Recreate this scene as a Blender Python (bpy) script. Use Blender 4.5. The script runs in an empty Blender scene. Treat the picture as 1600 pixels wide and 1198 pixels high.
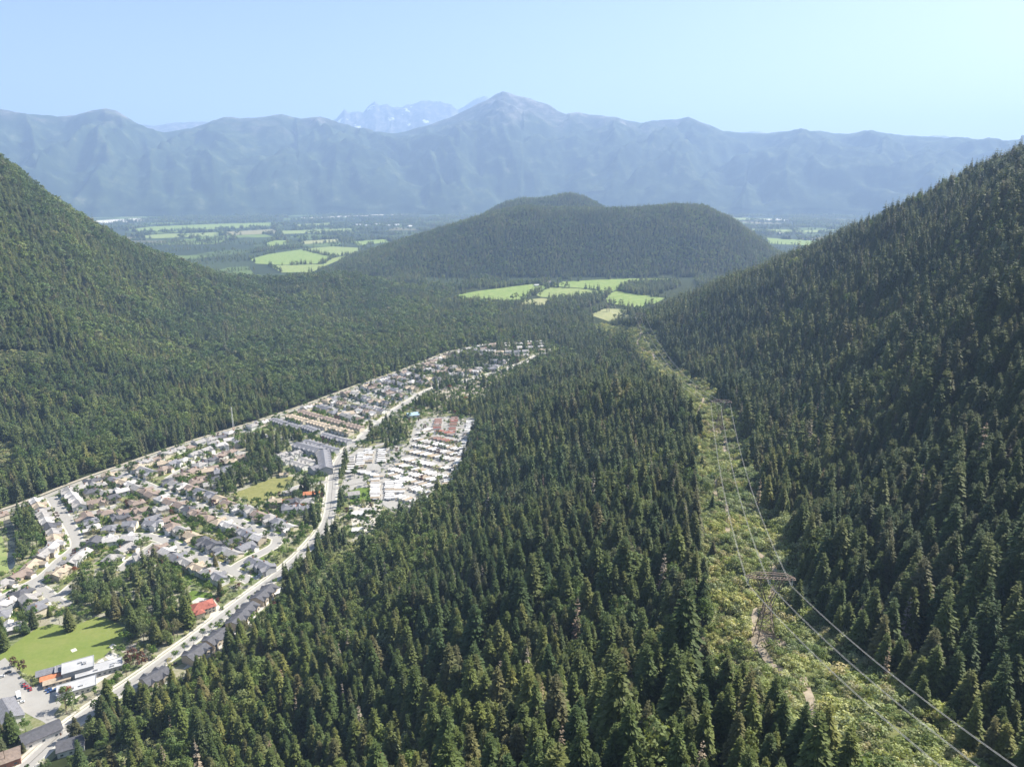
import bpy, bmesh, math, random
import numpy as np
from mathutils import Vector, Matrix

random.seed(7)
RNG = np.random.default_rng(7)
scene = bpy.context.scene
COL = scene.collection

# ------------------------------------------------------------------ camera
CAM_H = 350.0
PITCH = math.radians(15.0)
FPX = 1142.0                      # focal length in pixels of the 1600 px wide photograph
cam_d = bpy.data.cameras.new("camera")
cam_d.sensor_width = 36.0
cam_d.lens = 36.0 * FPX / 1600.0
cam_d.clip_start = 1.0
cam_d.clip_end = 90000.0
cam = bpy.data.objects.new("camera", cam_d)
COL.objects.link(cam)
cam.location = (0, 0, CAM_H)
cam.rotation_euler = (math.pi / 2 - PITCH, 0, 0)
scene.camera = cam

# ------------------------------------------------------------------ sky and sun
SUN_EL = math.radians(44.0)
SUN_AZ = math.atan2(0.86, 0.50)       # compass style, from +Y towards +X
world = bpy.data.worlds.new("World")
scene.world = world
world.use_nodes = True
wn = world.node_tree.nodes
wl = world.node_tree.links
for n in list(wn):
    wn.remove(n)
sky = wn.new('ShaderNodeTexSky')
sky.sky_type = 'NISHITA'
sky.sun_disc = False
sky.sun_elevation = SUN_EL
sky.sun_rotation = SUN_AZ
sky.altitude = 400
sky.air_density = 1.0
sky.dust_density = 2.2
sky.ozone_density = 1.3
bgn = wn.new('ShaderNodeBackground')
bgn.inputs['Strength'].default_value = 0.066
won = wn.new('ShaderNodeOutputWorld')
wl.new(sky.outputs[0], bgn.inputs['Color'])
wl.new(bgn.outputs[0], won.inputs['Surface'])

sun_d = bpy.data.lights.new("sun", 'SUN')
sun_d.energy = 5.0
sun_d.angle = math.radians(0.53)
sun_d.color = (1.0, 0.94, 0.84)
sun = bpy.data.objects.new("sun", sun_d)
COL.objects.link(sun)
sdir = Vector((math.sin(SUN_AZ) * math.cos(SUN_EL), math.cos(SUN_AZ) * math.cos(SUN_EL), math.sin(SUN_EL)))
sun.rotation_euler = (-sdir).to_track_quat('-Z', 'Y').to_euler()
sun.location = (0, 0, 3000)

vs = scene.view_settings
vs.view_transform = 'Standard'
vs.look = 'None'
vs.exposure = 1.36
vs.gamma = 1.0
vs.use_curve_mapping = False
scene.render.engine = 'CYCLES'
cy = scene.cycles
cy.max_bounces = 5
cy.diffuse_bounces = 2
cy.glossy_bounces = 1
cy.transmission_bounces = 2
cy.transparent_max_bounces = 4
cy.volume_bounces = 1
cy.use_denoising = True
cy.caustics_reflective = False
cy.caustics_refractive = False

# ------------------------------------------------------------------ pixel -> place
CP, SP = math.cos(PITCH), math.sin(PITCH)

def ray(px, py):
    dx = (px - 800.0) / FPX
    dy = (599.0 - py) / FPX
    return dx, CP + dy * SP, -SP + dy * CP

def at(px, py, Z=0.0):
    """ground point on the level Z that the photograph shows at this spot"""
    dx, wy, wz = ray(px, py)
    t = (Z - CAM_H) / wz
    return (dx * t, wy * t)

def pt(px, py, t, sub=0.0):
    dx, wy, wz = ray(px, py)
    return (dx * t, wy * t, CAM_H + wz * t - sub)

def project(p):
    x, y, z = p[:, 0], p[:, 1], p[:, 2] - CAM_H
    d = y * CP - z * SP
    u = y * SP + z * CP
    dd = np.where(d > 1, d, 1)
    return 800 + FPX * x / dd, 599 - FPX * u / dd, d

def poly(pix, Z=0.0):
    return np.array([at(a, b, Z) for a, b in pix])

def inside(P, pts):
    x, y = pts[:, 0], pts[:, 1]
    res = np.zeros(len(pts), bool)
    n = len(P)
    j = n - 1
    for i in range(n):
        xi, yi = P[i]
        xj, yj = P[j]
        c = ((yi > y) != (yj > y))
        with np.errstate(divide='ignore', invalid='ignore'):
            c &= x < (xj - xi) * (y - yi) / (yj - yi) + xi
        res ^= c
        j = i
    return res

# ------------------------------------------------------------------ noise
_perm = RNG.permutation(512)
_perm = np.concatenate([_perm, _perm, _perm])
_gr = RNG.uniform(-1, 1, (512, 2))

def vnoise(x, y):
    xi = np.floor(x).astype(int)
    yi = np.floor(y).astype(int)
    xf = x - xi
    yf = y - yi
    u = xf * xf * xf * (xf * (xf * 6 - 15) + 10)
    v = yf * yf * yf * (yf * (yf * 6 - 15) + 10)
    def g(ix, iy, fx, fy):
        h = _perm[(_perm[ix & 511] + iy) & 511]
        return _gr[h, 0] * fx + _gr[h, 1] * fy
    a = g(xi, yi, xf, yf)
    b = g(xi + 1, yi, xf - 1, yf)
    c = g(xi, yi + 1, xf, yf - 1)
    d = g(xi + 1, yi + 1, xf - 1, yf - 1)
    return (a + u * (b - a)) + v * ((c + u * (d - c)) - (a + u * (b - a)))

def fbm(x, y, o=4):
    s = 0.0
    a = 1.0
    for k in range(o):
        s = s + a * vnoise(x * 2 ** k + 17.3 * k, y * 2 ** k - 9.1 * k)
        a *= 0.5
    return s

def sstep(a, b, x):
    t = np.clip((x - a) / (b - a), 0, 1)
    return t * t * (3 - 2 * t)

# ------------------------------------------------------------------ terrain
CT = 22.0          # canopy height taken off where the photograph shows tree tops
ctrl = []
def C(px, py, t, sub=CT): ctrl.append(pt(px, py, t, sub))
def V(px, py, Z=-15): ctrl.append((*at(px, py, 0), Z))
# spur below the drone
C(800, 1198, 228); C(930, 1050, 290); C(300, 1198, 385); C(560, 1150, 360); C(650, 950, 480)
C(800, 800, 620); C(800, 700, 830); C(700, 850, 610); C(900, 600, 960); C(1060, 640, 800); C(1000, 750, 590)
C(1050, 900, 400); C(850, 580, 1260); C(960, 510, 1600); C(560, 950, 560); C(880, 900, 440)
ctrl += [(0, 0, 205), (60, 60, 195), (-150, 60, 160), (-300, 100, 90), (-330, 250, 20), (0, -250, 240), (-300, -200, 150)]
# cleared strip under the power line
ROWP = [(123, -60, 232), (124, 120, 196), (124, 216, 166), (124, 312, 135), (150, 440, 124), (186, 600, 108), (226, 758, 88), (247, 1050, 74), (264, 1486, 58)]
ctrl += [p for p in ROWP]
# hillside right of it
C(1590, 1100, 262, 25); C(1470, 1000, 268, 28); C(1590, 900, 310); C(1590, 700, 405); C(1590, 500, 565); C(1590, 350, 730); C(1600, 268, 860)
C(1400, 1000, 300, 26); C(1400, 800, 405, 26); C(1400, 600, 620); C(1400, 450, 860); C(1400, 330, 1150)
C(1200, 405, 1500); C(1200, 500, 1150); C(1200, 600, 860); C(1250, 700, 640); C(1290, 800, 480)
C(1080, 450, 1720); C(1080, 520, 1330); C(1015, 490, 1830); C(1140, 560, 1050)
ctrl += [(260, 0, 300), (300, -250, 380), (500, 200, 370), (800, 300, 480), (1300, 500, 560), (1000, 900, 500), (1500, 1300, 500),
         (1100, 1500, 330), (800, 1700, 200), (500, 1900, 60), (1000, 2200, 40), (1600, 2200, 60), (600, 2300, -20), (420, 2150, -20), (300, 2050, -20)]
# town side of the spur, level ground
for p in [(150, 1150), (215, 1080), (300, 1040), (430, 945), (455, 890), (520, 840), (590, 832), (640, 802), (700, 762), (742, 690), (760, 640),
          (800, 600), (885, 550), (930, 512), (960, 490)]:
    V(p[0], p[1], -3)
for p in [(0, 1198), (0, 1000), (150, 900), (0, 850), (300, 800), (450, 700), (600, 700), (500, 630), (650, 620), (700, 560), (800, 540), (40, 795),
          (900, 480), (800, 470), (700, 500), (600, 540), (450, 600), (300, 670), (150, 720), (1000, 455), (750, 440)]:
    V(*p)
# left mountain
C(0, 262, 1500); C(60, 300, 1600); C(110, 335, 1700); C(200, 385, 1900); C(300, 412, 2100); C(370, 433, 2300); C(480, 428, 2420); C(560, 425, 2480); C(610, 448, 2450)
C(0, 380, 1350); C(0, 470, 1240); C(0, 600, 1130); C(150, 500, 1430); C(150, 600, 1200); C(300, 500, 1720); C(300, 570, 1360); C(100, 420, 1500); C(220, 450, 1750); C(450, 480, 2050)
V(0, 690, 0); V(600, 480, -5); V(500, 540, -8); V(150, 670, -3)
ctrl += [(-1500, 1300, 520), (-1500, 800, 330), (-1000, 700, 90), (-900, 500, 20), (-1500, 300, 150), (-1600, 2000, 480), (-1350, 2150, 280), (-1000, 2500, 60),
         (-800, 2700, 0), (-500, 2800, -20), (-200, 2700, -20), (300, 2600, -20), (-1600, 2700, 200), (1000, 2700, -20), (1600, 2700, -10), (0, 2400, -15)]
ctrl = np.array(ctrl)
_S = 1000.0
def _tps_fit(P):
    X = P[:, :2] / _S
    n = len(X)
    d2 = ((X[:, None] - X[None]) ** 2).sum(-1)
    K = 0.5 * d2 * np.log(d2 + 1e-9)
    K[np.diag_indices(n)] = 0.0004
    A = np.zeros((n + 3, n + 3))
    A[:n, :n] = K
    A[:n, n] = 1
    A[:n, n + 1:] = X
    A[n, :n] = 1
    A[n + 1:, :n] = X.T
    b = np.zeros(n + 3)
    b[:n] = P[:, 2]
    return X, np.linalg.solve(A, b)
_TX, _TW = _tps_fit(ctrl)

def tps(x, y):
    q = np.stack([np.ravel(x), np.ravel(y)], 1) / _S
    out = np.empty(len(q))
    for s in range(0, len(q), 20000):
        c = q[s:s + 20000]
        d2 = ((c[:, None] - _TX[None]) ** 2).sum(-1)
        out[s:s + 20000] = (0.5 * d2 * np.log(d2 + 1e-9)) @ _TW[:-3] + _TW[-3] + c @ _TW[-2:]
    return out.reshape(np.shape(x))

HILL_X = [at(p[0], 400)[0] for p in ()]
def _crest(px, py, t):
    dx, wy, wz = ray(px, py)
    return dx * t, CAM_H + wz * t
hc = [_crest(a, b + 6, 3500) for a, b in [(470, 428), (520, 412), (560, 396), (640, 369), (700, 351), (760, 332), (820, 320), (880, 322), (940, 324), (1000, 321), (1050, 317), (1090, 319),
                                       (1130, 336), (1165, 362), (1185, 380), (1210, 392), (1240, 440)]]
hx = np.array([p[0] for p in hc]); hz = np.maximum(0, np.array([p[1] for p in hc])); hz[0] = 0; hz[-1] = 0
hb = [_crest(a, b + 4, 4400) for a, b in [(720, 350), (760, 330), (790, 315), (815, 309), (845, 309), (870, 304), (890, 301), (912, 307), (940, 322), (970, 345)]]
bx = np.array([p[0] for p in hb]); bz = np.maximum(0, np.array([p[1] for p in hb])); bz[0] = 0; bz[-1] = 0

def height(x, y):
    x = np.asarray(x, float); y = np.asarray(y, float)
    xc = np.clip(x, -1700, 1700); yc = np.clip(y, -400, 2800)
    h = tps(xc, yc)
    fall = (1 - sstep(2450, 2850, y)) * (1 - sstep(1700, 3200, np.abs(x)))
    n = fbm(x / 190.0, y / 190.0, 4)
    hh = np.where(h > 0, h, 0)
    hh = hh + n * np.clip(hh * 0.35, 0, 17) + np.clip(hh * .04, 0, 4) * vnoise(x / 28.0, y / 28.0)
    hh = np.maximum(hh, 0) * fall
    # wooded hill in the middle distance, and the knoll behind it
    zc = np.interp(x, hx, hz, left=0, right=0)
    wid = 560 + 50 * vnoise(x / 200.0, 3.3 + y * 0)
    v = np.clip(np.abs(y - 3500) / wid, 0, 1)
    gul = fbm(x / 260.0, y / 420.0 + 5, 3)
    h1 = zc * np.cos(v * math.pi / 2) ** 1.25 * (1 + 0.22 * gul * np.minimum(1, v * 2.2))
    zb = np.interp(x, bx, bz, left=0, right=0)
    vb = np.clip(np.abs(y - 4400) / 620.0, 0, 1)
    h2 = zb * np.cos(vb * math.pi / 2) ** 1.4 * (1 + 0.15 * gul * vb)
    return np.maximum(hh, np.maximum(h1, h2))

def h1(x, y):
    return float(height(np.array([x]), np.array([y]))[0])

# ------------------------------------------------------------------ mesh and object helpers
def link(o, parent=None):
    COL.objects.link(o)
    if parent is not None:
        o.parent = parent
    return o

def mesh_from(name, verts, faces, mat=None, smooth=False):
    me = bpy.data.meshes.new(name)
    me.from_pydata([tuple(v) for v in verts], [], faces)
    if mat: me.materials.append(mat)
    if smooth:
        me.polygons.foreach_set('use_smooth', [True] * len(me.polygons))
    me.update()
    return me

def obj(name, me, parent=None, loc=None, rz=None, mat=None):
    o = bpy.data.objects.new(name, me)
    link(o, parent)
    if loc is not None: o.location = loc
    if rz is not None: o.rotation_euler = (0, 0, rz)
    if mat is not None:
        o.material_slots[0].link = 'OBJECT'
        o.material_slots[0].material = mat
    return o

def tag(o, label, cat, group=None, kind=None):
    o['label'] = label
    if cat: o['category'] = cat
    if group: o['group'] = group
    if kind: o['kind'] = kind
    return o

def empty(name, loc, rz=0.0, s=1.0):
    o = bpy.data.objects.new(name, None)
    o.empty_display_size = 1
    COL.objects.link(o)
    o.location = loc
    o.rotation_euler = (0, 0, rz)
    o.scale = (s, s, s) if not isinstance(s, tuple) else s
    return o

def box_vf(x0, x1, y0, y1, z0, z1):
    v = [(x0, y0, z0), (x1, y0, z0), (x1, y1, z0), (x0, y1, z0), (x0, y0, z1), (x1, y0, z1), (x1, y1, z1), (x0, y1, z1)]
    f = [(0, 3, 2, 1), (4, 5, 6, 7), (0, 1, 5, 4), (1, 2, 6, 5), (2, 3, 7, 6), (3, 0, 4, 7)]
    return v, f

class MB:
    def __init__(s): s.v = []; s.f = []
    def add(s, v, f):
        o = len(s.v); s.v += list(v); s.f += [tuple(i + o for i in q) for q in f]; return s
    def box(s, *a): return s.add(*box_vf(*a))
    def bar(s, a, b, r):
        a = Vector(a); b = Vector(b); d = (b - a)
        if d.length < 1e-6: return s
        d.normalize()
        u = d.orthogonal().normalized(); w = d.cross(u)
        v = []
        for p in (a, b):
            for k in range(4):
                an = math.pi / 2 * k
                v.append(p + (u * math.cos(an) + w * math.sin(an)) * r)
        return s.add(v, [(0, 1, 5, 4), (1, 2, 6, 5), (2, 3, 7, 6), (3, 0, 4, 7), (0, 3, 2, 1), (4, 5, 6, 7)])
    def tube(s, pts, r, n=6):
        pts = [Vector(p) for p in pts]
        v = []
        for i, p in enumerate(pts):
            d = (pts[min(i + 1, len(pts) - 1)] - pts[max(i - 1, 0)]).normalized()
            u = d.cross(Vector((0, 0, 1)))
            if u.length < 1e-4: u = Vector((1, 0, 0))
            u.normalize(); w = d.cross(u)
            rr = r[i] if isinstance(r, (list, tuple)) else r
            for k in range(n):
                an = 2 * math.pi * k / n
                v.append(p + (u * math.cos(an) + w * math.sin(an)) * rr)
        f = []
        for i in range(len(pts) - 1):
            for k in range(n):
                a = i * n + k; b = i * n + (k + 1) % n
                f.append((a, b, b + n, a + n))
        f.append(tuple(range(n - 1, -1, -1))); f.append(tuple(range(len(v) - n, len(v))))
        return s.add(v, f)
    def mesh(s, name, mat=None, smooth=False): return mesh_from(name, s.v, s.f, mat, smooth)

# ------------------------------------------------------------------ materials
def newmat(name):
    m = bpy.data.materials.new(name)
    m.use_nodes = True
    nt = m.node_tree
    for n in list(nt.nodes): nt.nodes.remove(n)
    out = nt.nodes.new('ShaderNodeOutputMaterial')
    return m, nt, out

def principled(nt, out, rough=0.8, spec=0.2):
    b = nt.nodes.new('ShaderNodeBsdfPrincipled')
    b.inputs['Roughness'].default_value = rough
    b.inputs['Specular IOR Level'].default_value = spec
    nt.links.new(b.outputs[0], out.inputs['Surface'])
    return b

def ramp(nt, fac, stops, interp='LINEAR'):
    r = nt.nodes.new('ShaderNodeValToRGB')
    r.color_ramp.interpolation = interp
    e = r.color_ramp.elements
    while len(e) < len(stops): e.new(0.5)
    for i, (p, c) in enumerate(stops):
        e[i].position = p
        e[i].color = (c[0], c[1], c[2], 1)
    nt.links.new(fac, r.inputs[0])
    return r.outputs[0]

def pos_noise(nt, scale, detail=3, rough=0.6, obj_space=False):
    if obj_space:
        tc = nt.nodes.new('ShaderNodeTexCoord'); src = tc.outputs['Object']
    else:
        g = nt.nodes.new('ShaderNodeNewGeometry'); src = g.outputs['Position']
    n = nt.nodes.new('ShaderNodeTexNoise')
    n.inputs['Scale'].default_value = scale
    n.inputs['Detail'].default_value = detail
    n.inputs['Roughness'].default_value = rough
    nt.links.new(src, n.inputs['Vector'])
    return n.outputs['Fac']

def mixc(nt, fac, a, b, blend='MIX'):
    m = nt.nodes.new('ShaderNodeMix'); m.data_type = 'RGBA'; m.blend_type = blend
    if isinstance(fac, float): m.inputs[0].default_value = fac
    else: nt.links.new(fac, m.inputs[0])
    for i, c in ((6, a), (7, b)):
        if isinstance(c, tuple): m.inputs[i].default_value = (*c, 1)
        else: nt.links.new(c, m.inputs[i])
    return m.outputs[2]

def noisy(name, stops, scale, rough=0.85, spec=0.15, detail=4, bump=0.0, scale2=None, stops2=None, obj_space=False):
    m, nt, out = newmat(name)
    b = principled(nt, out, rough, spec)
    f = pos_noise(nt, scale, detail, obj_space=obj_space)
    c = ramp(nt, f, stops)
    if scale2:
        f2 = pos_noise(nt, scale2, 3, obj_space=obj_space)
        c = mixc(nt, 0.5, c, ramp(nt, f2, stops2))
    nt.links.new(c, b.inputs['Base Color'])
    if bump:
        bp = nt.nodes.new('ShaderNodeBump'); bp.inputs['Strength'].default_value = bump
        bp.inputs['Distance'].default_value = 0.3
        nt.links.new(f, bp.inputs['Height']); nt.links.new(bp.outputs[0], b.inputs['Normal'])
    return m

def leafmat(name, cols, patch=0.006, trans=0.3, hue_rand=1.0):
    """foliage: colour differs from plant to plant and from stand to stand, leaves let some light through"""
    m, nt, out = newmat(name)
    oi = nt.nodes.new('ShaderNodeObjectInfo')
    c1 = ramp(nt, oi.outputs['Random'], [(i / (len(cols) - 1), c) for i, c in enumerate(cols)])
    f = pos_noise(nt, patch, 4, 0.65)
    fr = ramp(nt, f, [(0.36, (0.78, 0.92, 0.98)), (0.5, (1.08, 1.14, 1.08)), (0.64, (1.42, 1.40, 1.15))])
    c2 = mixc(nt, 1.0, c1, fr, 'MULTIPLY')
    g = pos_noise(nt, 0.9, 2)
    gr = ramp(nt, g, [(0.3, (0.68, 0.70, 0.7)), (0.7, (1.4, 1.38, 1.25))])
    c3 = mixc(nt, 1.0, c2, gr, 'MULTIPLY')
    d = nt.nodes.new('ShaderNodeBsdfPrincipled')
    d.inputs['Roughness'].default_value = 0.6
    d.inputs['Specular IOR Level'].default_value = 0.12
    t = nt.nodes.new('ShaderNodeBsdfTranslucent')
    nt.links.new(c3, d.inputs['Base Color'])
    ty = mixc(nt, 1.0, c3, (1.15, 1.1, 0.55), 'MULTIPLY')
    nt.links.new(ty, t.inputs['Color'])
    mx = nt.nodes.new('ShaderNodeMixShader'); mx.inputs[0].default_value = trans
    nt.links.new(d.outputs[0], mx.inputs[1]); nt.links.new(t.outputs[0], mx.inputs[2])
    nt.links.new(mx.outputs[0], out.inputs['Surface'])
    return m

def flat(name, c, rough=0.7, spec=0.25, metal=0.0, var=0.12, scale=0.7):
    m, nt, out = newmat(name)
    b = principled(nt, out, rough, spec)
    b.inputs['Metallic'].default_value = metal
    f = pos_noise(nt, scale, 3)
    lo = tuple(x * (1 - var) for x in c); hi = tuple(min(1, x * (1 + var)) for x in c)
    nt.links.new(ramp(nt, f, [(0.3, lo), (0.7, hi)]), b.inputs['Base Color'])
    return m

def roofmat(name, c):
    m, nt, out = newmat(name)
    b = principled(nt, out, 0.75, 0.3)
    f = pos_noise(nt, 0.5, 4)
    w = nt.nodes.new('ShaderNodeTexWave'); w.wave_type = 'BANDS'; w.bands_direction = 'Z'
    w.inputs['Scale'].default_value = 0.9; w.inputs['Distortion'].default_value = 1.5
    g = nt.nodes.new('ShaderNodeNewGeometry'); nt.links.new(g.outputs['Position'], w.inputs['Vector'])
    c1 = ramp(nt, f, [(0.3, tuple(x * 0.75 for x in c)), (0.7, tuple(x * 1.2 for x in c))])
    c2 = ramp(nt, w.outputs['Fac'], [(0, (0.85, 0.85, 0.85)), (1, (1.05, 1.05, 1.05))])
    nt.links.new(mixc(nt, 1.0, c1, c2, 'MULTIPLY'), b.inputs['Base Color'])
    return m

M = {}
# the ground sheet: forest soil, with brown and grassy patches, farmland and woods far out on the valley floor
m, nt, out = newmat('ground')
b = principled(nt, out, 0.95, 0.05)
soil = ramp(nt, pos_noise(nt, 0.05, 4), [(0.3, (0.020, 0.026, 0.012)), (0.55, (0.035, 0.045, 0.018)), (0.75, (0.06, 0.07, 0.025))])
vor = nt.nodes.new('ShaderNodeTexVoronoi'); vor.inputs['Scale'].default_value = 0.0026
mp = nt.nodes.new('ShaderNodeMapping'); mp.inputs['Scale'].default_value = (1, 0.7, 0); mp.inputs['Rotation'].default_value = (0, 0, 0.5)
g = nt.nodes.new('ShaderNodeNewGeometry'); nt.links.new(g.outputs['Position'], mp.inputs['Vector']); nt.links.new(mp.outputs[0], vor.inputs['Vector'])
sepc = nt.nodes.new('ShaderNodeSeparateColor'); nt.links.new(vor.outputs['Color'], sepc.inputs[0])
farm = ramp(nt, sepc.outputs[0], [(0.0, (0.035, 0.05, 0.03)), (0.45, (0.05, 0.07, 0.035)), (0.62, (0.10, 0.14, 0.05)), (0.78, (0.14, 0.19, 0.06)), (0.9, (0.2, 0.18, 0.11))], 'CONSTANT')
farm = mixc(nt, ramp(nt, pos_noise(nt, 0.0012, 5), [(0.42, (1, 1, 1)), (0.56, (0, 0, 0))]), farm, (0.035, 0.05, 0.028))
sp = nt.nodes.new('ShaderNodeSeparateXYZ'); nt.links.new(g.outputs['Position'], sp.inputs[0])
mr = nt.nodes.new('ShaderNodeMapRange'); mr.inputs[1].default_value = 2700; mr.inputs[2].default_value = 3000
nt.links.new(sp.outputs[1], mr.inputs[0])
mh = nt.nodes.new('ShaderNodeMapRange'); mh.inputs[1].default_value = 12; mh.inputs[2].default_value = 2
nt.links.new(sp.outputs[2], mh.inputs[0])
mm = nt.nodes.new('ShaderNodeMath'); mm.operation = 'MULTIPLY'
nt.links.new(mr.outputs[0], mm.inputs[0]); nt.links.new(mh.outputs[0], mm.inputs[1])
nt.links.new(mixc(nt, mm.outputs[0], soil, farm), b.inputs['Base Color'])
M['ground'] = m

# mountains: forest low down, rock and scree high up
def mountain_mat(name, tree_line, rock_amt, snow):
    m, nt, out = newmat(name)
    b = principled(nt, out, 0.95, 0.05)
    g = nt.nodes.new('ShaderNodeNewGeometry')
    sp = nt.nodes.new('ShaderNodeSeparateXYZ'); nt.links.new(g.outputs['Position'], sp.inputs[0])
    n1 = pos_noise(nt, 0.0016, 6, 0.65)
    ma = nt.nodes.new('ShaderNodeMath'); ma.operation = 'MULTIPLY_ADD'
    nt.links.new(n1, ma.inputs[0]); ma.inputs[1].default_value = 1500; nt.links.new(sp.outputs[2], ma.inputs[2])
    mr = nt.nodes.new('ShaderNodeMapRange'); mr.inputs[1].default_value = tree_line + 700; mr.inputs[2].default_value = tree_line + 980
    nt.links.new(ma.outputs[0], mr.inputs[0])
    mr.inputs[4].default_value = rock_amt
    forest = ramp(nt, pos_noise(nt, 0.004, 6, 0.7), [(0.3, (0.012, 0.022, 0.012)), (0.5, (0.026, 0.042, 0.02)), (0.62, (0.06, 0.078, 0.036)), (0.72, (0.15, 0.15, 0.09))])
    rock = ramp(nt, pos_noise(nt, 0.006, 6, 0.7), [(0.3, (0.03, 0.038, 0.03)), (0.5, (0.09, 0.09, 0.075)), (0.7, (0.30, 0.28, 0.25))])
    c = mixc(nt, mr.outputs[0], forest, rock)
    if snow:
        ns = pos_noise(nt, 0.0022, 4, 0.6)
        mk = ramp(nt, ns, [(0.63, (0, 0, 0)), (0.66, (1, 1, 1))])
        c = mixc(nt, mk, c, (0.75, 0.78, 0.82))
    nt.links.new(c, b.inputs['Base Color'])
    return m
M['mountain'] = mountain_mat('mountain_forest_and_rock', 1330, 0.9, False)
M['far_peak'] = mountain_mat('far_rock_and_snow', 700, 1.0, True)

CON = [(0.050, 0.073, 0.030), (0.080, 0.104, 0.036), (0.110, 0.128, 0.044), (0.060, 0.090, 0.038), (0.138, 0.142, 0.052), (0.086, 0.112, 0.038), (0.120, 0.108, 0.060), (0.056, 0.083, 0.036)]
BRO = [(0.085, 0.125, 0.046), (0.115, 0.155, 0.056), (0.150, 0.175, 0.078), (0.095, 0.140, 0.056), (0.150, 0.142, 0.088)]
M['conifer'] = leafmat('conifer_needles', CON)
M['broad'] = leafmat('broad_leaves', BRO, trans=0.35)
M['pale'] = leafmat('pale_leaves_painted_glare', [(0.20, 0.23, 0.13), (0.26, 0.28, 0.19), (0.17, 0.20, 0.10)], trans=0.25)  # silvery glare on the leaves is painted in as a paler colour
M['shrub'] = leafmat('shrub_leaves', [(0.09, 0.12, 0.042), (0.27, 0.30, 0.13), (0.38, 0.38, 0.23), (0.16, 0.20, 0.075), (0.36, 0.31, 0.21), (0.23, 0.27, 0.11), (0.42, 0.41, 0.28)], patch=0.03, trans=0.35)
M['plum'] = leafmat('plum_leaves', [(0.09, 0.035, 0.035), (0.11, 0.05, 0.04)])
M['autumn'] = leafmat('orange_leaves', [(0.30, 0.11, 0.05), (0.26, 0.09, 0.05)])
M['yard'] = leafmat('garden_leaves', [(0.05, 0.085, 0.02), (0.08, 0.13, 0.03), (0.11, 0.17, 0.035), (0.06, 0.09, 0.03)], trans=0.35)
M['dead'] = leafmat('dry_twigs', [(0.19, 0.145, 0.115), (0.24, 0.20, 0.175), (0.20, 0.12, 0.085)], trans=0.1)
M['bark'] = flat('bark', (0.10, 0.08, 0.06), 0.95, 0.05)
M['asphalt'] = noisy('worn_asphalt', [(0.3, (0.28, 0.268, 0.245)), (0.7, (0.37, 0.355, 0.325))], 0.08, 0.8, 0.3, scale2=1.2, stops2=[(0.3, (0.24, 0.23, 0.215)), (0.7, (0.32, 0.31, 0.285))])
M['concrete'] = noisy('concrete', [(0.3, (0.42, 0.395, 0.345)), (0.7, (0.55, 0.52, 0.46))], 0.15, 0.85, 0.2)
M['gravel'] = noisy('gravel', [(0.3, (0.30, 0.27, 0.22)), (0.7, (0.42, 0.38, 0.31))], 0.25, 0.95, 0.1)
M['paint_y'] = flat('yellow_road_paint', (0.62, 0.47, 0.12), 0.7)
M['paint_w'] = flat('white_road_paint', (0.75, 0.75, 0.72), 0.7)
M['lawn1'] = noisy('green_lawn', [(0.3, (0.075, 0.12, 0.025)), (0.7, (0.13, 0.19, 0.04))], 0.25, 0.95, 0.05)
M['lawn2'] = noisy('dry_lawn', [(0.3, (0.15, 0.16, 0.055)), (0.7, (0.24, 0.23, 0.09))], 0.22, 0.95, 0.05)
M['meadow'] = noisy('meadow', [(0.3, (0.12, 0.17, 0.04)), (0.6, (0.18, 0.22, 0.06)), (0.8, (0.22, 0.22, 0.09))], 0.05, 0.95, 0.05, detail=6)
M['sport'] = noisy('playing_field', [(0.25, (0.12, 0.18, 0.035)), (0.5, (0.17, 0.205, 0.055)), (0.75, (0.25, 0.235, 0.095))], 0.035, 0.95, 0.05, detail=5, scale2=0.3, stops2=[(0.3, (0.13, 0.175, 0.04)), (0.7, (0.19, 0.22, 0.065))])
FS = [(0.35, (0.12, 0.17, 0.05)), (0.5, (0.19, 0.24, 0.085)), (0.68, (0.28, 0.27, 0.13))]
M['crop1'] = noisy('bright_crop', [(0.3, (0.16, 0.24, 0.06)), (0.7, (0.21, 0.28, 0.08))], 0.012, 0.95, 0.05, scale2=0.05, stops2=FS)
M['crop2'] = noisy('pale_crop', [(0.3, (0.20, 0.26, 0.09)), (0.7, (0.26, 0.29, 0.12))], 0.012, 0.95, 0.05, scale2=0.05, stops2=FS)
M['crop3'] = noisy('cut_crop', [(0.3, (0.30, 0.27, 0.15)), (0.7, (0.36, 0.33, 0.20))], 0.012, 0.95, 0.05, scale2=0.05, stops2=FS)
M['crop4'] = noisy('bare_field', [(0.3, (0.25, 0.18, 0.14)), (0.7, (0.30, 0.23, 0.18))], 0.012, 0.95, 0.05, scale2=0.05, stops2=FS)
M['sand'] = noisy('pale_sand', [(0.3, (0.5, 0.47, 0.40)), (0.7, (0.62, 0.59, 0.52))], 0.02, 0.95, 0.05)
m, nt, out = newmat('creek_water'); b = principled(nt, out, 0.12, 0.5); b.inputs['Base Color'].default_value = (0.035, 0.045, 0.045, 1)
bp = nt.nodes.new('ShaderNodeBump'); bp.inputs['Strength'].default_value = 0.15; nt.links.new(pos_noise(nt, 1.5, 3), bp.inputs['Height']); nt.links.new(bp.outputs[0], b.inputs['Normal'])
M['water'] = m
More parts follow.
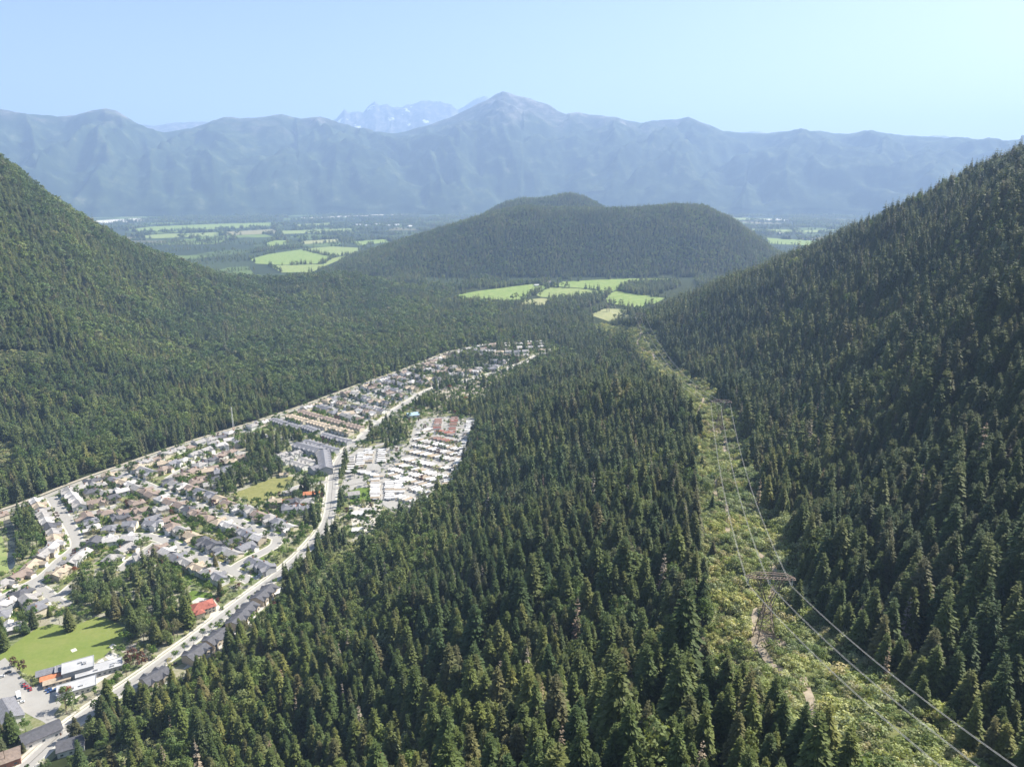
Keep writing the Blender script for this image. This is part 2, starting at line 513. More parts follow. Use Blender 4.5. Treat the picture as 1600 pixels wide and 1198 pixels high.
# town ground: lots of lawn, dry grass, paving
m, nt, out = newmat('town_ground'); b = principled(nt, out, 0.92, 0.1)
vor = nt.nodes.new('ShaderNodeTexVoronoi'); vor.inputs['Scale'].default_value = 0.085
g = nt.nodes.new('ShaderNodeNewGeometry'); nt.links.new(g.outputs['Position'], vor.inputs['Vector'])
sc_ = nt.nodes.new('ShaderNodeSeparateColor'); nt.links.new(vor.outputs['Color'], sc_.inputs[0])
lots = ramp(nt, sc_.outputs[0], [(0, (0.10, 0.14, 0.035)), (0.28, (0.16, 0.17, 0.06)), (0.45, (0.27, 0.25, 0.17)), (0.62, (0.36, 0.34, 0.28)), (0.78, (0.085, 0.13, 0.03)), (0.9, (0.30, 0.27, 0.21))], 'CONSTANT')
sp1 = ramp(nt, pos_noise(nt, 0.4, 4), [(0.35, (0.11, 0.13, 0.05)), (0.65, (0.30, 0.28, 0.21))])
nt.links.new(mixc(nt, 0.45, lots, sp1), b.inputs['Base Color'])
M['town'] = m
ROOFS = {'grey': (0.31, 0.295, 0.28), 'charcoal': (0.095, 0.095, 0.105), 'brown': (0.25, 0.195, 0.16), 'tan': (0.40, 0.33, 0.245), 'slate': (0.19, 0.19, 0.205), 'pale grey': (0.46, 0.44, 0.42)}
for k, c in ROOFS.items(): M['roof_' + k] = roofmat(k.replace(' ', '_') + '_shingles', c)
M['roof_red'] = roofmat('red_tiles', (0.33, 0.11, 0.08))
M['roof_orange'] = roofmat('orange_metal_roof', (0.5, 0.19, 0.09))
M['roof_white'] = roofmat('white_metal_roof', (0.66, 0.65, 0.63))
M['roof_blue'] = roofmat('pale_blue_roof', (0.36, 0.50, 0.62))
M['roof_rust'] = roofmat('rust_brown_roof', (0.30, 0.17, 0.13))
M['roof_flat'] = noisy('flat_membrane_roof', [(0.3, (0.33, 0.33, 0.335)), (0.7, (0.45, 0.45, 0.45))], 0.12, 0.8, 0.2)
WALLS = {'white': (0.72, 0.71, 0.68), 'cream': (0.62, 0.56, 0.45), 'beige': (0.45, 0.39, 0.31), 'grey': (0.36, 0.37, 0.38)}
for k, c in WALLS.items(): M['wall_' + k] = flat(k + '_siding', c, 0.8)
M['wall_brick'] = flat('red_brick_wall', (0.30, 0.15, 0.11), 0.9)
M['glass'] = flat('window_glass', (0.05, 0.07, 0.09), 0.08, 0.5)
M['door'] = flat('painted_door', (0.16, 0.09, 0.06), 0.5)
M['garage'] = flat('garage_door_white', (0.7, 0.7, 0.68), 0.6)
M['chimney'] = flat('chimney_brick', (0.28, 0.17, 0.13), 0.9)
M['steel'] = flat('weathered_steel', (0.26, 0.20, 0.17), 0.6, 0.3, 0.3)
M['galv'] = flat('galvanised_steel', (0.5, 0.5, 0.5), 0.5, 0.4, 0.4)
M['mast_red'] = flat('red_mast_paint', (0.5, 0.08, 0.05), 0.5)
M['wire'] = flat('aluminium_conductor', (0.42, 0.405, 0.38), 0.55, 0.3, 0.2)
M['insul'] = flat('glass_insulator', (0.20, 0.24, 0.24), 0.2, 0.5)
M['tyre'] = flat('tyre', (0.02, 0.02, 0.02), 0.9)
M['wood'] = flat('pole_wood', (0.20, 0.15, 0.11), 0.9)
CARC = {'white': (0.75, 0.75, 0.75), 'black': (0.02, 0.02, 0.022), 'red': (0.35, 0.03, 0.03), 'silver': (0.45, 0.46, 0.47), 'blue': (0.05, 0.10, 0.25), 'grey': (0.14, 0.145, 0.15)}
for k, c in CARC.items(): M['car_' + k] = flat(k + '_car_paint', c, 0.25, 0.5, 0.0, 0.04)

# ------------------------------------------------------------------ the ground sheet
def axis(dense, lo, hi, step, outer, grow=1.18):
    a = list(np.arange(lo, hi + 1, step))
    s = step
    while a[-1] < outer:
        s *= grow
        a.append(a[-1] + s)
    return a
xr = axis(True, 0, 1500, 14, 22000)
xs = np.array([-v for v in xr[:0:-1]] + xr)
ys = list(np.arange(-420, 2400, 14)) + list(np.arange(2400, 5100, 30))
s = 30
while ys[-1] < 25500:
    s *= 1.18
    ys.append(ys[-1] + s)
ys = np.array(ys)
GX, GY = np.meshgrid(xs, ys)
GZ = height(GX, GY)

def grid_mesh(name, X, Y, Z, mat, smooth=True):
    ny, nx = X.shape
    me = bpy.data.meshes.new(name)
    co = np.stack([X, Y, Z], -1).reshape(-1, 3)
    idx = np.arange(nx * ny).reshape(ny, nx)
    q = np.stack([idx[:-1, :-1], idx[:-1, 1:], idx[1:, 1:], idx[1:, :-1]], -1).reshape(-1, 4)
    me.vertices.add(len(co)); me.vertices.foreach_set('co', co.ravel())
    me.loops.add(q.size); me.loops.foreach_set('vertex_index', q.ravel())
    me.polygons.add(len(q)); me.polygons.foreach_set('loop_start', np.arange(0, q.size, 4)); me.polygons.foreach_set('loop_total', np.full(len(q), 4))
    me.update(calc_edges=True)
    if smooth: me.polygons.foreach_set('use_smooth', np.ones(len(q), bool))
    me.materials.append(mat)
    return me
_fx = np.arange(-1750, 1751, 14.0); _fy = np.arange(-420, 5121, 14.0)
_FZ = height(*np.meshgrid(_fx, _fy))
def hfast(x, y):
    u = np.clip((x + 1750) / 14.0, 0, len(_fx) - 1.001); w = np.clip((y + 420) / 14.0, 0, len(_fy) - 1.001)
    i = u.astype(int); j = w.astype(int); u = u - i; w = w - j
    z = (_FZ[j, i] * (1 - u) + _FZ[j, i + 1] * u) * (1 - w) + (_FZ[j + 1, i] * (1 - u) + _FZ[j + 1, i + 1] * u) * w
    return np.where((y > 5100) | (np.abs(x) > 1740), 0.0, z)
def on_ground(px, py):
    dx, wy, wz = ray(px, py)
    t = np.arange(60, 4000, 4.0)
    k = np.argmax(CAM_H + wz * t < hfast(dx * t, wy * t))
    return (dx * t[k], wy * t[k])
def gpoly(pix): return np.array([on_ground(*q) for q in pix])
ground = obj('ground', grid_mesh('ground', GX, GY, GZ, M['ground']))
tag(ground, 'valley floor and hillsides with dark forest soil', 'ground', kind='structure')

# ------------------------------------------------------------------ mountains
def sky_profile(pts, t):
    az = []; el = []
    for px, py in pts:
        dx, wy, wz = ray(px, py)
        r = math.hypot(dx, wy)
        az.append(math.atan2(dx, wy)); el.append(wz / r)
    return np.array(az), np.array(el)

RANGE = [(-900, 190), (-500, 165), (-250, 178), (-120, 168), (0, 172), (30, 177), (60, 178), (90, 183), (120, 180), (145, 174), (165, 170), (180, 172), (195, 180), (215, 192), (230, 201), (258, 207), (280, 204), (300, 201), (320, 194),
         (335, 187), (350, 182), (375, 185), (400, 184), (425, 181), (440, 178), (455, 182), (470, 187), (500, 183), (515, 186), (530, 193), (570, 203), (605, 210), (640, 203), (665, 196), (690, 188), (708, 182), (720, 176),
         (740, 166), (758, 158), (772, 149), (785, 142), (795, 145), (810, 150), (830, 154), (848, 160), (862, 166), (872, 173), (885, 178), (905, 175), (918, 179), (945, 182), (962, 183), (980, 189), (1000, 192), (1015, 189),
         (1040, 187), (1060, 185), (1075, 182), (1090, 189), (1110, 197), (1130, 205), (1150, 207), (1200, 209), (1225, 207), (1250, 205), (1280, 204), (1300, 208), (1325, 210), (1350, 206), (1375, 208), (1400, 212), (1425, 214),
         (1450, 217), (1480, 218), (1520, 221), (1560, 220), (1600, 219), (1750, 213), (1950, 205), (2300, 190), (2700, 200)]
def mountain_sheet(name, prof, r0, r1, r2, na, nr, mat, spur, seed, label, soft=0.0):
    az, el = sky_profile(prof, r1)
    A = np.linspace(az[0], az[-1], na)
    top = np.interp(A, az, el) * r1 + CAM_H
    S = np.linspace(0, 1.45, nr)
    AA, SS = np.meshgrid(A, S)
    R = np.where(SS <= 1, r0 + (r1 - r0) * SS, r1 + (r2 - r1) * (SS - 1) / 0.45)
    R = R + (1 - np.clip(SS, 0, 1)) * 500 * fbm(AA * 9 + seed, AA * 0 + 1.7, 3)
    X = R * np.sin(AA); Y = R * np.cos(AA)
    T = np.broadcast_to(top, AA.shape)
    up = np.where(SS <= 1, np.clip(SS, 0, 1) ** 0.92, 1 - 0.75 * (SS - 1) / 0.45)
    # spurs and gullies that run down from the crest
    w = 0.5 * fbm(X / 2600.0 + seed, Y / 2600.0, 3)
    fl = 1 - 2.0 * np.abs(fbm(AA * 8 + w * 1.2 + seed + .7 * (SS - .5) * np.sign(np.sin(AA * 11 + seed)), SS * 0.8 + 3.1, 4))
    fl2 = 1 - 2.0 * np.abs(fbm(X / 800.0 + w * 1.0 + seed * 2, Y / 800.0 - 4.0, 4))
    amp = np.clip(SS, 0, 1) * np.clip(1.0 - SS, 0, 1) * 4
    Z = T * up + spur * amp * (0.75 * fl + 0.28 * fl2 - 0.5)
    Z = Z + (26 + soft) * fbm(X / 330.0, Y / 330.0, 4) * np.clip(SS * 3, 0, 1) + 110 * (0.35 - np.abs(fbm(X / 620.0 + w, Y / 620.0 + seed, 5))) * np.clip(SS * 2, 0, 1) * np.clip(1.04 - SS, 0, 1) * 2
    Z = np.where(SS < 0.02, -30, Z)
    Z = np.maximum(Z, -30)
    o = obj(name, grid_mesh(name, X, Y, Z, mat))
    tag(o, label, 'mountain', kind='structure')
    return o
mountain_sheet('mountain_range', RANGE, 10300, 13500, 17000, 1100, 90, M['mountain'], 620, 3.0, 'long blue wooded mountain range with one pointed summit')
# a sharp wooded buttress below the summit, and a second one to its left
def buttress(px, py, t, rad, label):
    x, y, z = pt(px, py, t)
    n = 60
    U, W = np.meshgrid(np.linspace(-1, 1, n), np.linspace(-1, 1, n))
    ang = np.arctan2(W, U)
    rr = np.hypot(U, W) * (1 + 0.25 * np.sin(ang * 3 + px) + 0.12 * np.sin(ang * 7))
    Z = z * (1 - rr ** 0.85) + 30 * fbm(U * 6 + px, W * 6, 4)
    Z = np.where(rr > 1.0, -60 + 0 * Z, Z)
    o = obj('mountain_buttress', grid_mesh('mountain_buttress', x + U * rad, y + W * rad, Z, M['mountain']))
    tag(o, label, 'mountain', kind='structure')
buttress(866, 181, 12600, 2600, 'dark pointed wooded buttress in front of the highest summit')
buttress(1010, 212, 12300, 2300, 'low wooded buttress right of the highest summit')
mountain_sheet('snowy_peaks', [(470, 240), (505, 215), (518, 190), (528, 180), (538, 169), (546, 177), (556, 172), (568, 172), (578, 163), (586, 158), (593, 165), (605, 161), (616, 167), (632, 164), (648, 160), (668, 157), (690, 158), (705, 161), (716, 171), (724, 166),
                               (736, 158), (746, 151), (757, 149), (768, 153), (800, 190), (850, 240)], 18800, 22000, 25000, 260, 60, M['far_peak'], 500, 8.0, 'jagged far rock peaks with snow fields', 60)
mountain_sheet('far_ridge', [(150, 240), (200, 205), (225, 195), (245, 196), (270, 191), (300, 189), (325, 190), (350, 200), (420, 240)], 18800, 22000, 25000, 160, 40, M['far_peak'], 300, 12.0, 'pale far ridge with snow patches in the gap of the range', 30)
mountain_sheet('distant_ridge', [(1080, 240), (1130, 214), (1158, 207), (1172, 205), (1190, 207), (1215, 213), (1300, 240)], 18800, 22000, 25000, 100, 30, M['mountain'], 200, 15.0, 'faint distant ridge just above the range', 20)
mountain_sheet('distant_ridge', [(1380, 250), (1430, 214), (1460, 213), (1500, 215), (1540, 219), (1600, 225), (1700, 250)], 18800, 22000, 25000, 100, 30, M['mountain'], 200, 19.0, 'faint low distant ridge at the end of the range', 20)

# ------------------------------------------------------------------ flat sheets on the valley floor
_sheet_z = [0.30]
def sheet(name, P, mat, z=None, label=None, cat=None):
    if z is None:
        _sheet_z[0] += 0.012
        z = _sheet_z[0]
    me = bpy.data.meshes.new(name)
    bm = bmesh.new()
    vs_ = [bm.verts.new((p[0], p[1], z)) for p in P]
    f = bm.faces.new(vs_)
    if f.normal.z < 0 or f.calc_area() == 0: pass
    bm.normal_update()
    if f.normal.z < 0: f.normal_flip()
    bmesh.ops.triangulate(bm, faces=bm.faces[:])
    bm.to_mesh(me); bm.free()
    me.materials.append(mat)
    o = obj(name, me)
    o['kind'] = 'structure'
    if label: o['label'] = label
    return o

def smooth_poly(P, it=2):
    P = np.array(P)
    for _ in range(it):
        Q = np.roll(P, -1, 0)
        P = np.stack([P * 0.75 + Q * 0.25, P * 0.25 + Q * 0.75], 1).reshape(-1, 2)
    return P
TOWN = poly([(-60, 1290), (40, 1225), (105, 1165), (160, 1118), (225, 1092), (310, 1048), (430, 958), (452, 885), (515, 832), (560, 852), (585, 838), (645, 803), (703, 765), (737, 690), (747, 655),
             (772, 612), (832, 572), (888, 546), (862, 534), (800, 529), (740, 540), (700, 549), (640, 573), (560, 601), (480, 631), (400, 658), (300, 689), (180, 731), (120, 753), (40, 786), (-80, 826)])
sheet('town_ground', TOWN, M['town'], 0.06)

FARM = []
def field(pix, mat, name='field', z=0.35):
    P = poly(pix)
    FARM.append(P)
    sheet(name, P, M[mat], None if z == 0.35 else z)
field([(712, 461), (745, 455), (830, 444), (858, 448), (832, 461), (815, 468), (770, 470), (722, 469)], 'crop1')
field([(862, 447), (880, 440), (960, 436), (1062, 432), (1052, 438), (990, 441), (958, 455), (905, 450)], 'crop1')
field([(835, 460), (860, 449), (905, 451), (955, 456), (945, 466), (880, 466), (845, 464)], 'crop2')
field([(945, 462), (962, 455), (1010, 462), (1040, 466), (1015, 478), (1000, 481), (950, 474)], 'crop1')
field([(818, 469), (845, 466), (880, 468), (856, 478), (815, 476)], 'crop3')
field([(922, 492), (945, 482), (985, 484), (1000, 492), (950, 502)], 'crop3')
field([(390, 405), (420, 397), (470, 390), (498, 397), (520, 402), (500, 412), (440, 414), (400, 412)], 'crop1')
field([(420, 415), (505, 413), (520, 403), (560, 396), (520, 425), (440, 426)], 'crop2')
field([(474, 389), (520, 385), (570, 388), (545, 398), (522, 401), (500, 396)], 'crop2')
field([(195, 359), (240, 354), (340, 350), (425, 348), (428, 354), (300, 360), (215, 363)], 'crop1', z=1.2)
field([(205, 370), (250, 366), (345, 363), (345, 368.5), (240, 373)], 'crop2', z=1.2)
field([(346, 363), (430, 358), (434, 365), (346, 368.5)], 'crop4', z=1.2)
field([(436, 361), (555, 357), (553, 363), (438, 366)], 'crop2', z=1.2)
field([(460, 351), (520, 348), (518, 352), (462, 355)], 'crop2', z=1.3)
field([(414, 381), (430, 375), (452, 376), (448, 382), (420, 386)], 'crop1', z=1.0)
field([(470, 377), (535, 373), (530, 378), (475, 382)], 'crop3', z=1.0)
field([(545, 378), (600, 374), (612, 378), (560, 384)], 'crop1', z=1.0)
field([(1188, 371), (1230, 374), (1285, 377), (1270, 384), (1200, 381)], 'crop1', z=1.0)
field([(1150, 357), (1260, 360), (1330, 358), (1320, 363), (1200, 364)], 'crop2', z=1.3)
field([(1140, 340), (1210, 342), (1210, 345), (1145, 344)], 'crop2', z=1.5)
for pix in ([(150, 345), (222, 341), (226, 346), (150, 350)], [(610, 334), (690, 329), (692, 332), (612, 337)], [(682, 327), (745, 324), (746, 328), (686, 330)], [(182, 327), (205, 321), (206, 326), (190, 330)],
            [(340, 322), (358, 320), (358, 322), (342, 324)], [(430, 330), (560, 326), (560, 328), (432, 332)], [(470, 340), (600, 335), (600, 336.5), (472, 342)], [(1180, 343), (1290, 341), (1290, 343), (1182, 345)]):
    sheet('river_bar', poly(pix), M['sand'], 1.6)
# ------------------------------------------------------------------ open ground near the town
def zone(pix): return poly(pix)
FIELD_SCHOOL = zone([(-30, 1040), (0, 1022), (20, 1007), (70, 972), (112, 980), (160, 958), (200, 985), (190, 1005), (172, 1014), (160, 1030), (105, 1040), (75, 1052), (50, 1062), (30, 1046), (10, 1027)])
sheet('playing_field', smooth_poly(FIELD_SCHOOL, 1), M['sport'], 0.105)
FIELD_MID = zone([(362, 772), (440, 741), (460, 746), (447, 764), (405, 788)])
sheet('meadow', FIELD_MID, M['lawn2'], 0.105)
FIELD_PARK = zone([(541, 772), (560, 762), (577, 761), (578, 782), (548, 784)])
sheet('meadow', FIELD_PARK, M['lawn1'], 0.11)
FIELD_END = zone([(850, 548), (868, 541), (886, 542), (872, 550)])
sheet('meadow', FIELD_END, M['crop2'], 0.11)
FIELD_RED = zone([(280, 937), (300, 922), (328, 926), (340, 934), (322, 936), (300, 945)])
sheet('lawn', FIELD_RED, M['lawn1'], 0.11)
FIELD_LEFT = zone([(-80, 830), (0, 826), (10, 860), (14, 895), (-20, 900), (-80, 890)])
sheet('meadow', FIELD_LEFT, M['crop2'], 0.115)
CREEK = zone([(2, 808), (16, 806), (24, 835), (26, 868), (22, 890), (10, 888), (14, 850)])
sheet('creek', smooth_poly(CREEK), M['water'], 0.12)
LOT_SCHOOL = zone([(-50, 1062), (-12, 1040), (8, 1027), (32, 1056), (52, 1074), (62, 1066), (84, 1080), (96, 1100), (84, 1116), (98, 1134), (88, 1142), (66, 1126), (52, 1120), (30, 1108), (10, 1100), (-20, 1085)])
sheet('parking_lot', LOT_SCHOOL, M['asphalt'], 0.13)
YARD_SCHOOL = zone([(62, 1066), (80, 1062), (125, 1066), (190, 1030), (200, 1036), (145, 1072), (112, 1096), (92, 1092)])
sheet('school_yard', YARD_SCHOOL, M['concrete'], 0.14)
sheet('sand_court', zone([(164, 1026), (178, 1019), (187, 1024), (174, 1033)]), M['sand'], 0.15)
sheet('sand_court', zone([(152, 1034), (160, 1029), (167, 1036), (157, 1040)]), M['sand'], 0.152)
sheet('sand_court', zone([(186, 1014), (214, 1003), (216, 1008), (192, 1020)]), M['gravel'], 0.15)
sheet('sand_court', zone([(170, 1010), (176, 1005), (182, 1008), (175, 1014)]), M['sand'], 0.154)
sheet('sand_court', zone([(110, 1015), (118, 1012), (121, 1016), (113, 1019)]), M['sand'], 0.156)
sheet('gravel_yard', zone([(292, 944), (310, 933), (334, 936), (344, 948), (340, 962), (326, 966), (332, 950), (318, 940)]), M['concrete'], 0.135)
sheet('gravel_yard', zone([(690, 600), (760, 588), (800, 575), (790, 590), (745, 615), (700, 625), (650, 634), (655, 620)]), M['gravel'], 0.12)
sheet('parking_lot', zone([(285, 1046), (318, 1014), (350, 990), (372, 970), (400, 945), (420, 926), (428, 930), (408, 955), (378, 985), (346, 1010), (312, 1036)]), M['concrete'], 0.125)
sheet('gravel_yard', zone([(545, 790), (575, 785), (600, 790), (590, 812), (580, 830), (560, 838), (550, 820)]), M['concrete'], 0.125)
PARK = zone([(533, 768), (541, 716), (560, 700), (600, 700), (640, 690), (650, 655), (700, 650), (742, 652), (738, 690), (722, 722), (708, 750), (690, 775), (655, 800), (630, 806), (585, 788), (579, 760)])
sheet('park_paving', PARK, M['asphalt'], 0.09)

# ------------------------------------------------------------------ roads
def catmull(P, n=8):
    P = [np.array(p, float) for p in P]
    Q = [2 * P[0] - P[1]] + P + [2 * P[-1] - P[-2]]
    out = []
    for i in range(1, len(Q) - 2):
        for k in range(n):
            t = k / n
            a, b, c, d = Q[i - 1], Q[i], Q[i + 1], Q[i + 2]
            out.append(0.5 * ((2 * b) + (c - a) * t + (2 * a - 5 * b + 4 * c - d) * t * t + (3 * b - 3 * c + d - a) * t ** 3))
    out.append(P[-1])
    return np.array(out)

def ribbon(name, L, w, z, mat, off=0.0, thick=0.0):
    d = np.gradient(L, axis=0)
    d /= np.linalg.norm(d, axis=1)[:, None] + 1e-9
    nrm = np.stack([-d[:, 1], d[:, 0]], 1)
    a = L + nrm * (off + w / 2); b = L + nrm * (off - w / 2)
    n = len(L)
    v = [(*p, z) for p in a] + [(*p, z) for p in b]
    f = [(i, i + n, i + n + 1, i + 1) for i in range(n - 1)]
    o = obj(name, mesh_from(name, v, f, mat))
    o['kind'] = 'structure'
    return o

STREETS = {}
_rz = [0.20]
def street(key, pix, w, phrase, houses=(1, 1), walk=True, name='street', mat='asphalt', step=17.0, setb=17.0):
    L = catmull([at(*p) for p in pix])
    _rz[0] += 0.010
    if walk:
        ribbon('pavement', L, w + 3.6, _rz[0] - 0.10 + 0.0, M['concrete'])
    ribbon(name, L, w, _rz[0] + 0.02, M[mat])
    STREETS[key] = dict(L=L, w=w, phrase=phrase, houses=houses, step=step, setb=setb)
    return L

north = street('north', [(-60, 823), (-20, 808), (40, 788), (120, 756), (180, 734), (300, 692), (400, 661), (480, 634), (560, 604), (640, 576), (700, 552), (730, 545), (770, 536)], 9, 'the straight road along the forest edge', (0, 1), name='road', walk=False, setb=19)
ribbon('verge', north, 5, 0.16, M['gravel'], 9.5)
main = street('main', [(-10, 1240), (40, 1198), (98, 1144), (145, 1108), (210, 1065), (300, 1000), (370, 946), (432, 900), (475, 862), (505, 826), (515, 800), (519, 765), (522, 740), (532, 716), (547, 699), (575, 676), (600, 656), (628, 634), (680, 606), (740, 592), (800, 574), (840, 556), (868, 545)], 10, 'the main road', (0, 0), name='road')
ribbon('cycle_path', main, 2.4, 0.19, M['concrete'], 8.6)
for off in (-0.18, 0.18): ribbon('road_marking', main, 0.16, 0.24, M['paint_y'], off)
for off in (-4.6, 4.6): ribbon('road_marking', main, 0.14, 0.242, M['paint_w'], off)
ribbon('road_marking', north, 0.18, 0.245, M['paint_y'])
street('s1', [(80, 776), (92, 795), (105, 815), (116, 834), (120, 850), (112, 861), (95, 874), (72, 896), (50, 910), (28, 921), (0, 936), (-50, 962)], 9, 'the winding street by the creek')
street('s2', [(119, 848), (160, 842), (200, 837), (228, 837), (252, 843), (287, 857), (325, 877), (362, 892), (392, 908)], 9, 'the curving street above the grove')
street('s2b', [(246, 848), (228, 860), (212, 870), (195, 884), (186, 892)], 8, 'the short lane beside the grove')
street('s3', [(190, 738), (200, 746), (225, 755), (250, 766), (275, 777), (300, 786), (325, 796), (350, 805), (387, 820), (412, 832), (434, 840)], 9, 'the long diagonal street')
street('s4', [(434, 840), (430, 851), (412, 862), (382, 877), (360, 891)], 9, 'the street that closes the block', (0, 1))
street('s5', [(102, 810), (120, 806), (137, 802), (162, 797), (186, 789)], 8, 'the small dead-end street')
street('s6', [(262, 748), (282, 736), (300, 727), (322, 718), (340, 711), (358, 705), (385, 710)], 8, 'the upper lane below the forest road')
street('s7', [(50, 911), (70, 924), (85, 936), (104, 946)], 8, 'the little court by the playing field')
street('s7b', [(85, 936), (100, 926), (114, 914)], 7, 'the little court by the playing field')
street('s8', [(0, 936), (-25, 960), (-40, 985)], 7, 'the lane at the playing field hedge')
street('s9', [(452, 764), (480, 757), (512, 753)], 6, 'the farm lane', (0, 0))
street('t1', [(372, 672), (420, 683), (462, 695), (500, 704), (530, 711)], 7, 'the townhouse lane', (0, 0))
street('t2', [(436, 652), (470, 665), (510, 678), (552, 690)], 7, 'the townhouse lane', (0, 0))
street('t3', [(462, 641), (500, 655), (540, 668), (572, 676)], 7, 'the townhouse lane', (0, 0))
street('u1', [(500, 632), (535, 643), (570, 655), (592, 660)], 8, 'the upper cross street')
street('u2', [(535, 622), (575, 634), (612, 642)], 8, 'the upper cross street', step=15)
street('u3', [(560, 610), (598, 622), (632, 630)], 8, 'the upper cross street', step=15)
street('u4', [(588, 600), (625, 610), (655, 618)], 8, 'the upper cross street', step=15)
street('u5', [(620, 588), (650, 596), (690, 600)], 8, 'the far cross street', step=16)
street('u6', [(655, 575), (700, 582), (745, 588)], 8, 'the far cross street', step=18)
street('u7', [(700, 560), (740, 568), (790, 572)], 8, 'the far cross street', step=18)
street('u8', [(735, 552), (780, 556), (830, 555)], 8, 'the far cross street', step=19)
street('p1', [(733, 668), (727, 698), (712, 728), (696, 757), (680, 778), (655, 794), (632, 799), (606, 790), (598, 775), (602, 752)], 6.5, 'the park loop road', (0, 0), walk=False)
street('p2', [(548, 738), (556, 716), (575, 702), (612, 690), (645, 680), (690, 668), (733, 668)], 6.5, 'the park loop road', (0, 0), walk=False)
street('p3', [(582, 735), (590, 716), (592, 700)], 6, 'the park loop road', (0, 0), walk=False)
street('p4', [(632, 770), (640, 782), (652, 788)], 6, 'the park loop road', (0, 0), walk=False)
street('p5', [(522, 764), (545, 757), (575, 752), (602, 752)], 6, 'the park gate road', (0, 0), walk=False)

# ------------------------------------------------------------------ where trees stand thick
GROVES = {k: zone(v) for k, v in dict(
    school=[(117, 955), (122, 918), (165, 905), (200, 898), (232, 872), (262, 888), (290, 925), (296, 945), (306, 968), (275, 1012), (255, 1020), (225, 1002), (200, 1000), (170, 972), (150, 958)],
    creek=[(14, 800), (40, 797), (54, 815), (60, 850), (62, 868), (40, 878), (26, 870), (24, 835)],
    hedge=[(-40, 1020), (-10, 1000), (25, 985), (70, 958), (90, 962), (66, 978), (20, 1010), (-30, 1036)],
    mid=[(380, 688), (440, 676), (474, 690), (462, 706), (446, 720), (440, 742), (404, 762), (364, 776), (325, 768), (345, 752), (385, 738), (392, 715), (378, 700)],
    farm=[(452, 772), (470, 766), (510, 758), (512, 772), (500, 780), (455, 786)],
    road=[(466, 806), (498, 800), (512, 812), (500, 838), (470, 868), (452, 880), (440, 905), (428, 935), (452, 960), (500, 900), (545, 850), (540, 832), (515, 832), (500, 842)],
    line=[(524, 770), (530, 726), (546, 706), (549, 716), (538, 745), (535, 792), (526, 800)],
    mid2=[(576, 690), (588, 664), (602, 658), (632, 668), (640, 688), (620, 697), (600, 700)],
    flat=[(648, 634), (670, 622), (700, 628), (740, 630), (775, 612), (790, 625), (770, 660), (742, 655), (700, 645), (660, 640)],
    belt=[(660, 612), (690, 592), (720, 588), (712, 602), (690, 612)],
    north=[(700, 566), (735, 558), (775, 560), (770, 572), (720, 578)],
    left=[(110, 1150), (150, 1110), (215, 1082), (240, 1088), (215, 1110), (150, 1170), (100, 1198), (85, 1185)],
    corner=[(-40, 1190), (0, 1150), (30, 1140), (52, 1160), (50, 1195), (20, 1240)]).items()}
BAR = [FIELD_SCHOOL, FIELD_MID, FIELD_PARK, FIELD_END, FIELD_LEFT, CREEK, LOT_SCHOOL, YARD_SCHOOL, FIELD_RED]

def seg_dist(L, q):
    """distance from points q to polyline L"""
    best = np.full(len(q), 1e9)
    for i in range(len(L) - 1):
        a, b = L[i], L[i + 1]
        ab = b - a
        t = np.clip(((q - a) @ ab) / (ab @ ab + 1e-9), 0, 1)
        p = a + t[:, None] * ab
        best = np.minimum(best, np.hypot(*(q - p).T))
    return best

# ------------------------------------------------------------------ houses
def hip_roof(w, d, z, h, o=0.6):
    x, y = w / 2 + o, d / 2 + o
    r = max(0.2, x - y)
    return [(-x, -y, z), (x, -y, z), (x, y, z), (-x, y, z), (-r, 0, z + h), (r, 0, z + h), (-x, -y, z - .25), (x, -y, z - .25), (x, y, z - .25), (-x, y, z - .25)], \
        [(0, 1, 5, 4), (1, 2, 5), (2, 3, 4, 5), (3, 0, 4), (0, 6, 7, 1), (1, 7, 8, 2), (2, 8, 9, 3), (3, 9, 6, 0), (6, 9, 8, 7)]
def gable_roof(w, d, z, h, o=0.6):
    x, y = w / 2 + o, d / 2 + o
    t = 0.28
    return [(-x, -y, z), (x, -y, z), (x, 0, z + h), (-x, 0, z + h), (x, y, z), (-x, y, z), (-x, -y, z - t), (x, -y, z - t), (x, 0, z + h - t), (-x, 0, z + h - t), (x, y, z - t), (-x, y, z - t)], \
        [(0, 1, 2, 3), (3, 2, 4, 5), (6, 9, 8, 7), (9, 11, 10, 8), (0, 6, 7, 1), (4, 10, 11, 5), (1, 7, 8, 2), (2, 8, 10, 4), (0, 3, 9, 6), (3, 5, 11, 9)]
def walls(w, d, z, h=0.0):
    """box of walls, with gable ends when h is given (ridge along x)"""
    v, f = box_vf(-w / 2, w / 2, -d / 2, d / 2, -0.3, z)
    if h:
        s = h * 0.93 * (d / (d + 1.2))
        v += [(-w / 2, 0, z + s), (w / 2, 0, z + s)]
        f += [(4, 8, 7), (5, 6, 9)]
    return v, f
def moved(vf, x=0, y=0, rz=0):
    c, s_ = math.cos(rz), math.sin(rz)
    return [(p[0] * c - p[1] * s_ + x, p[0] * s_ + p[1] * c + y, p[2]) for p in vf[0]], vf[1]

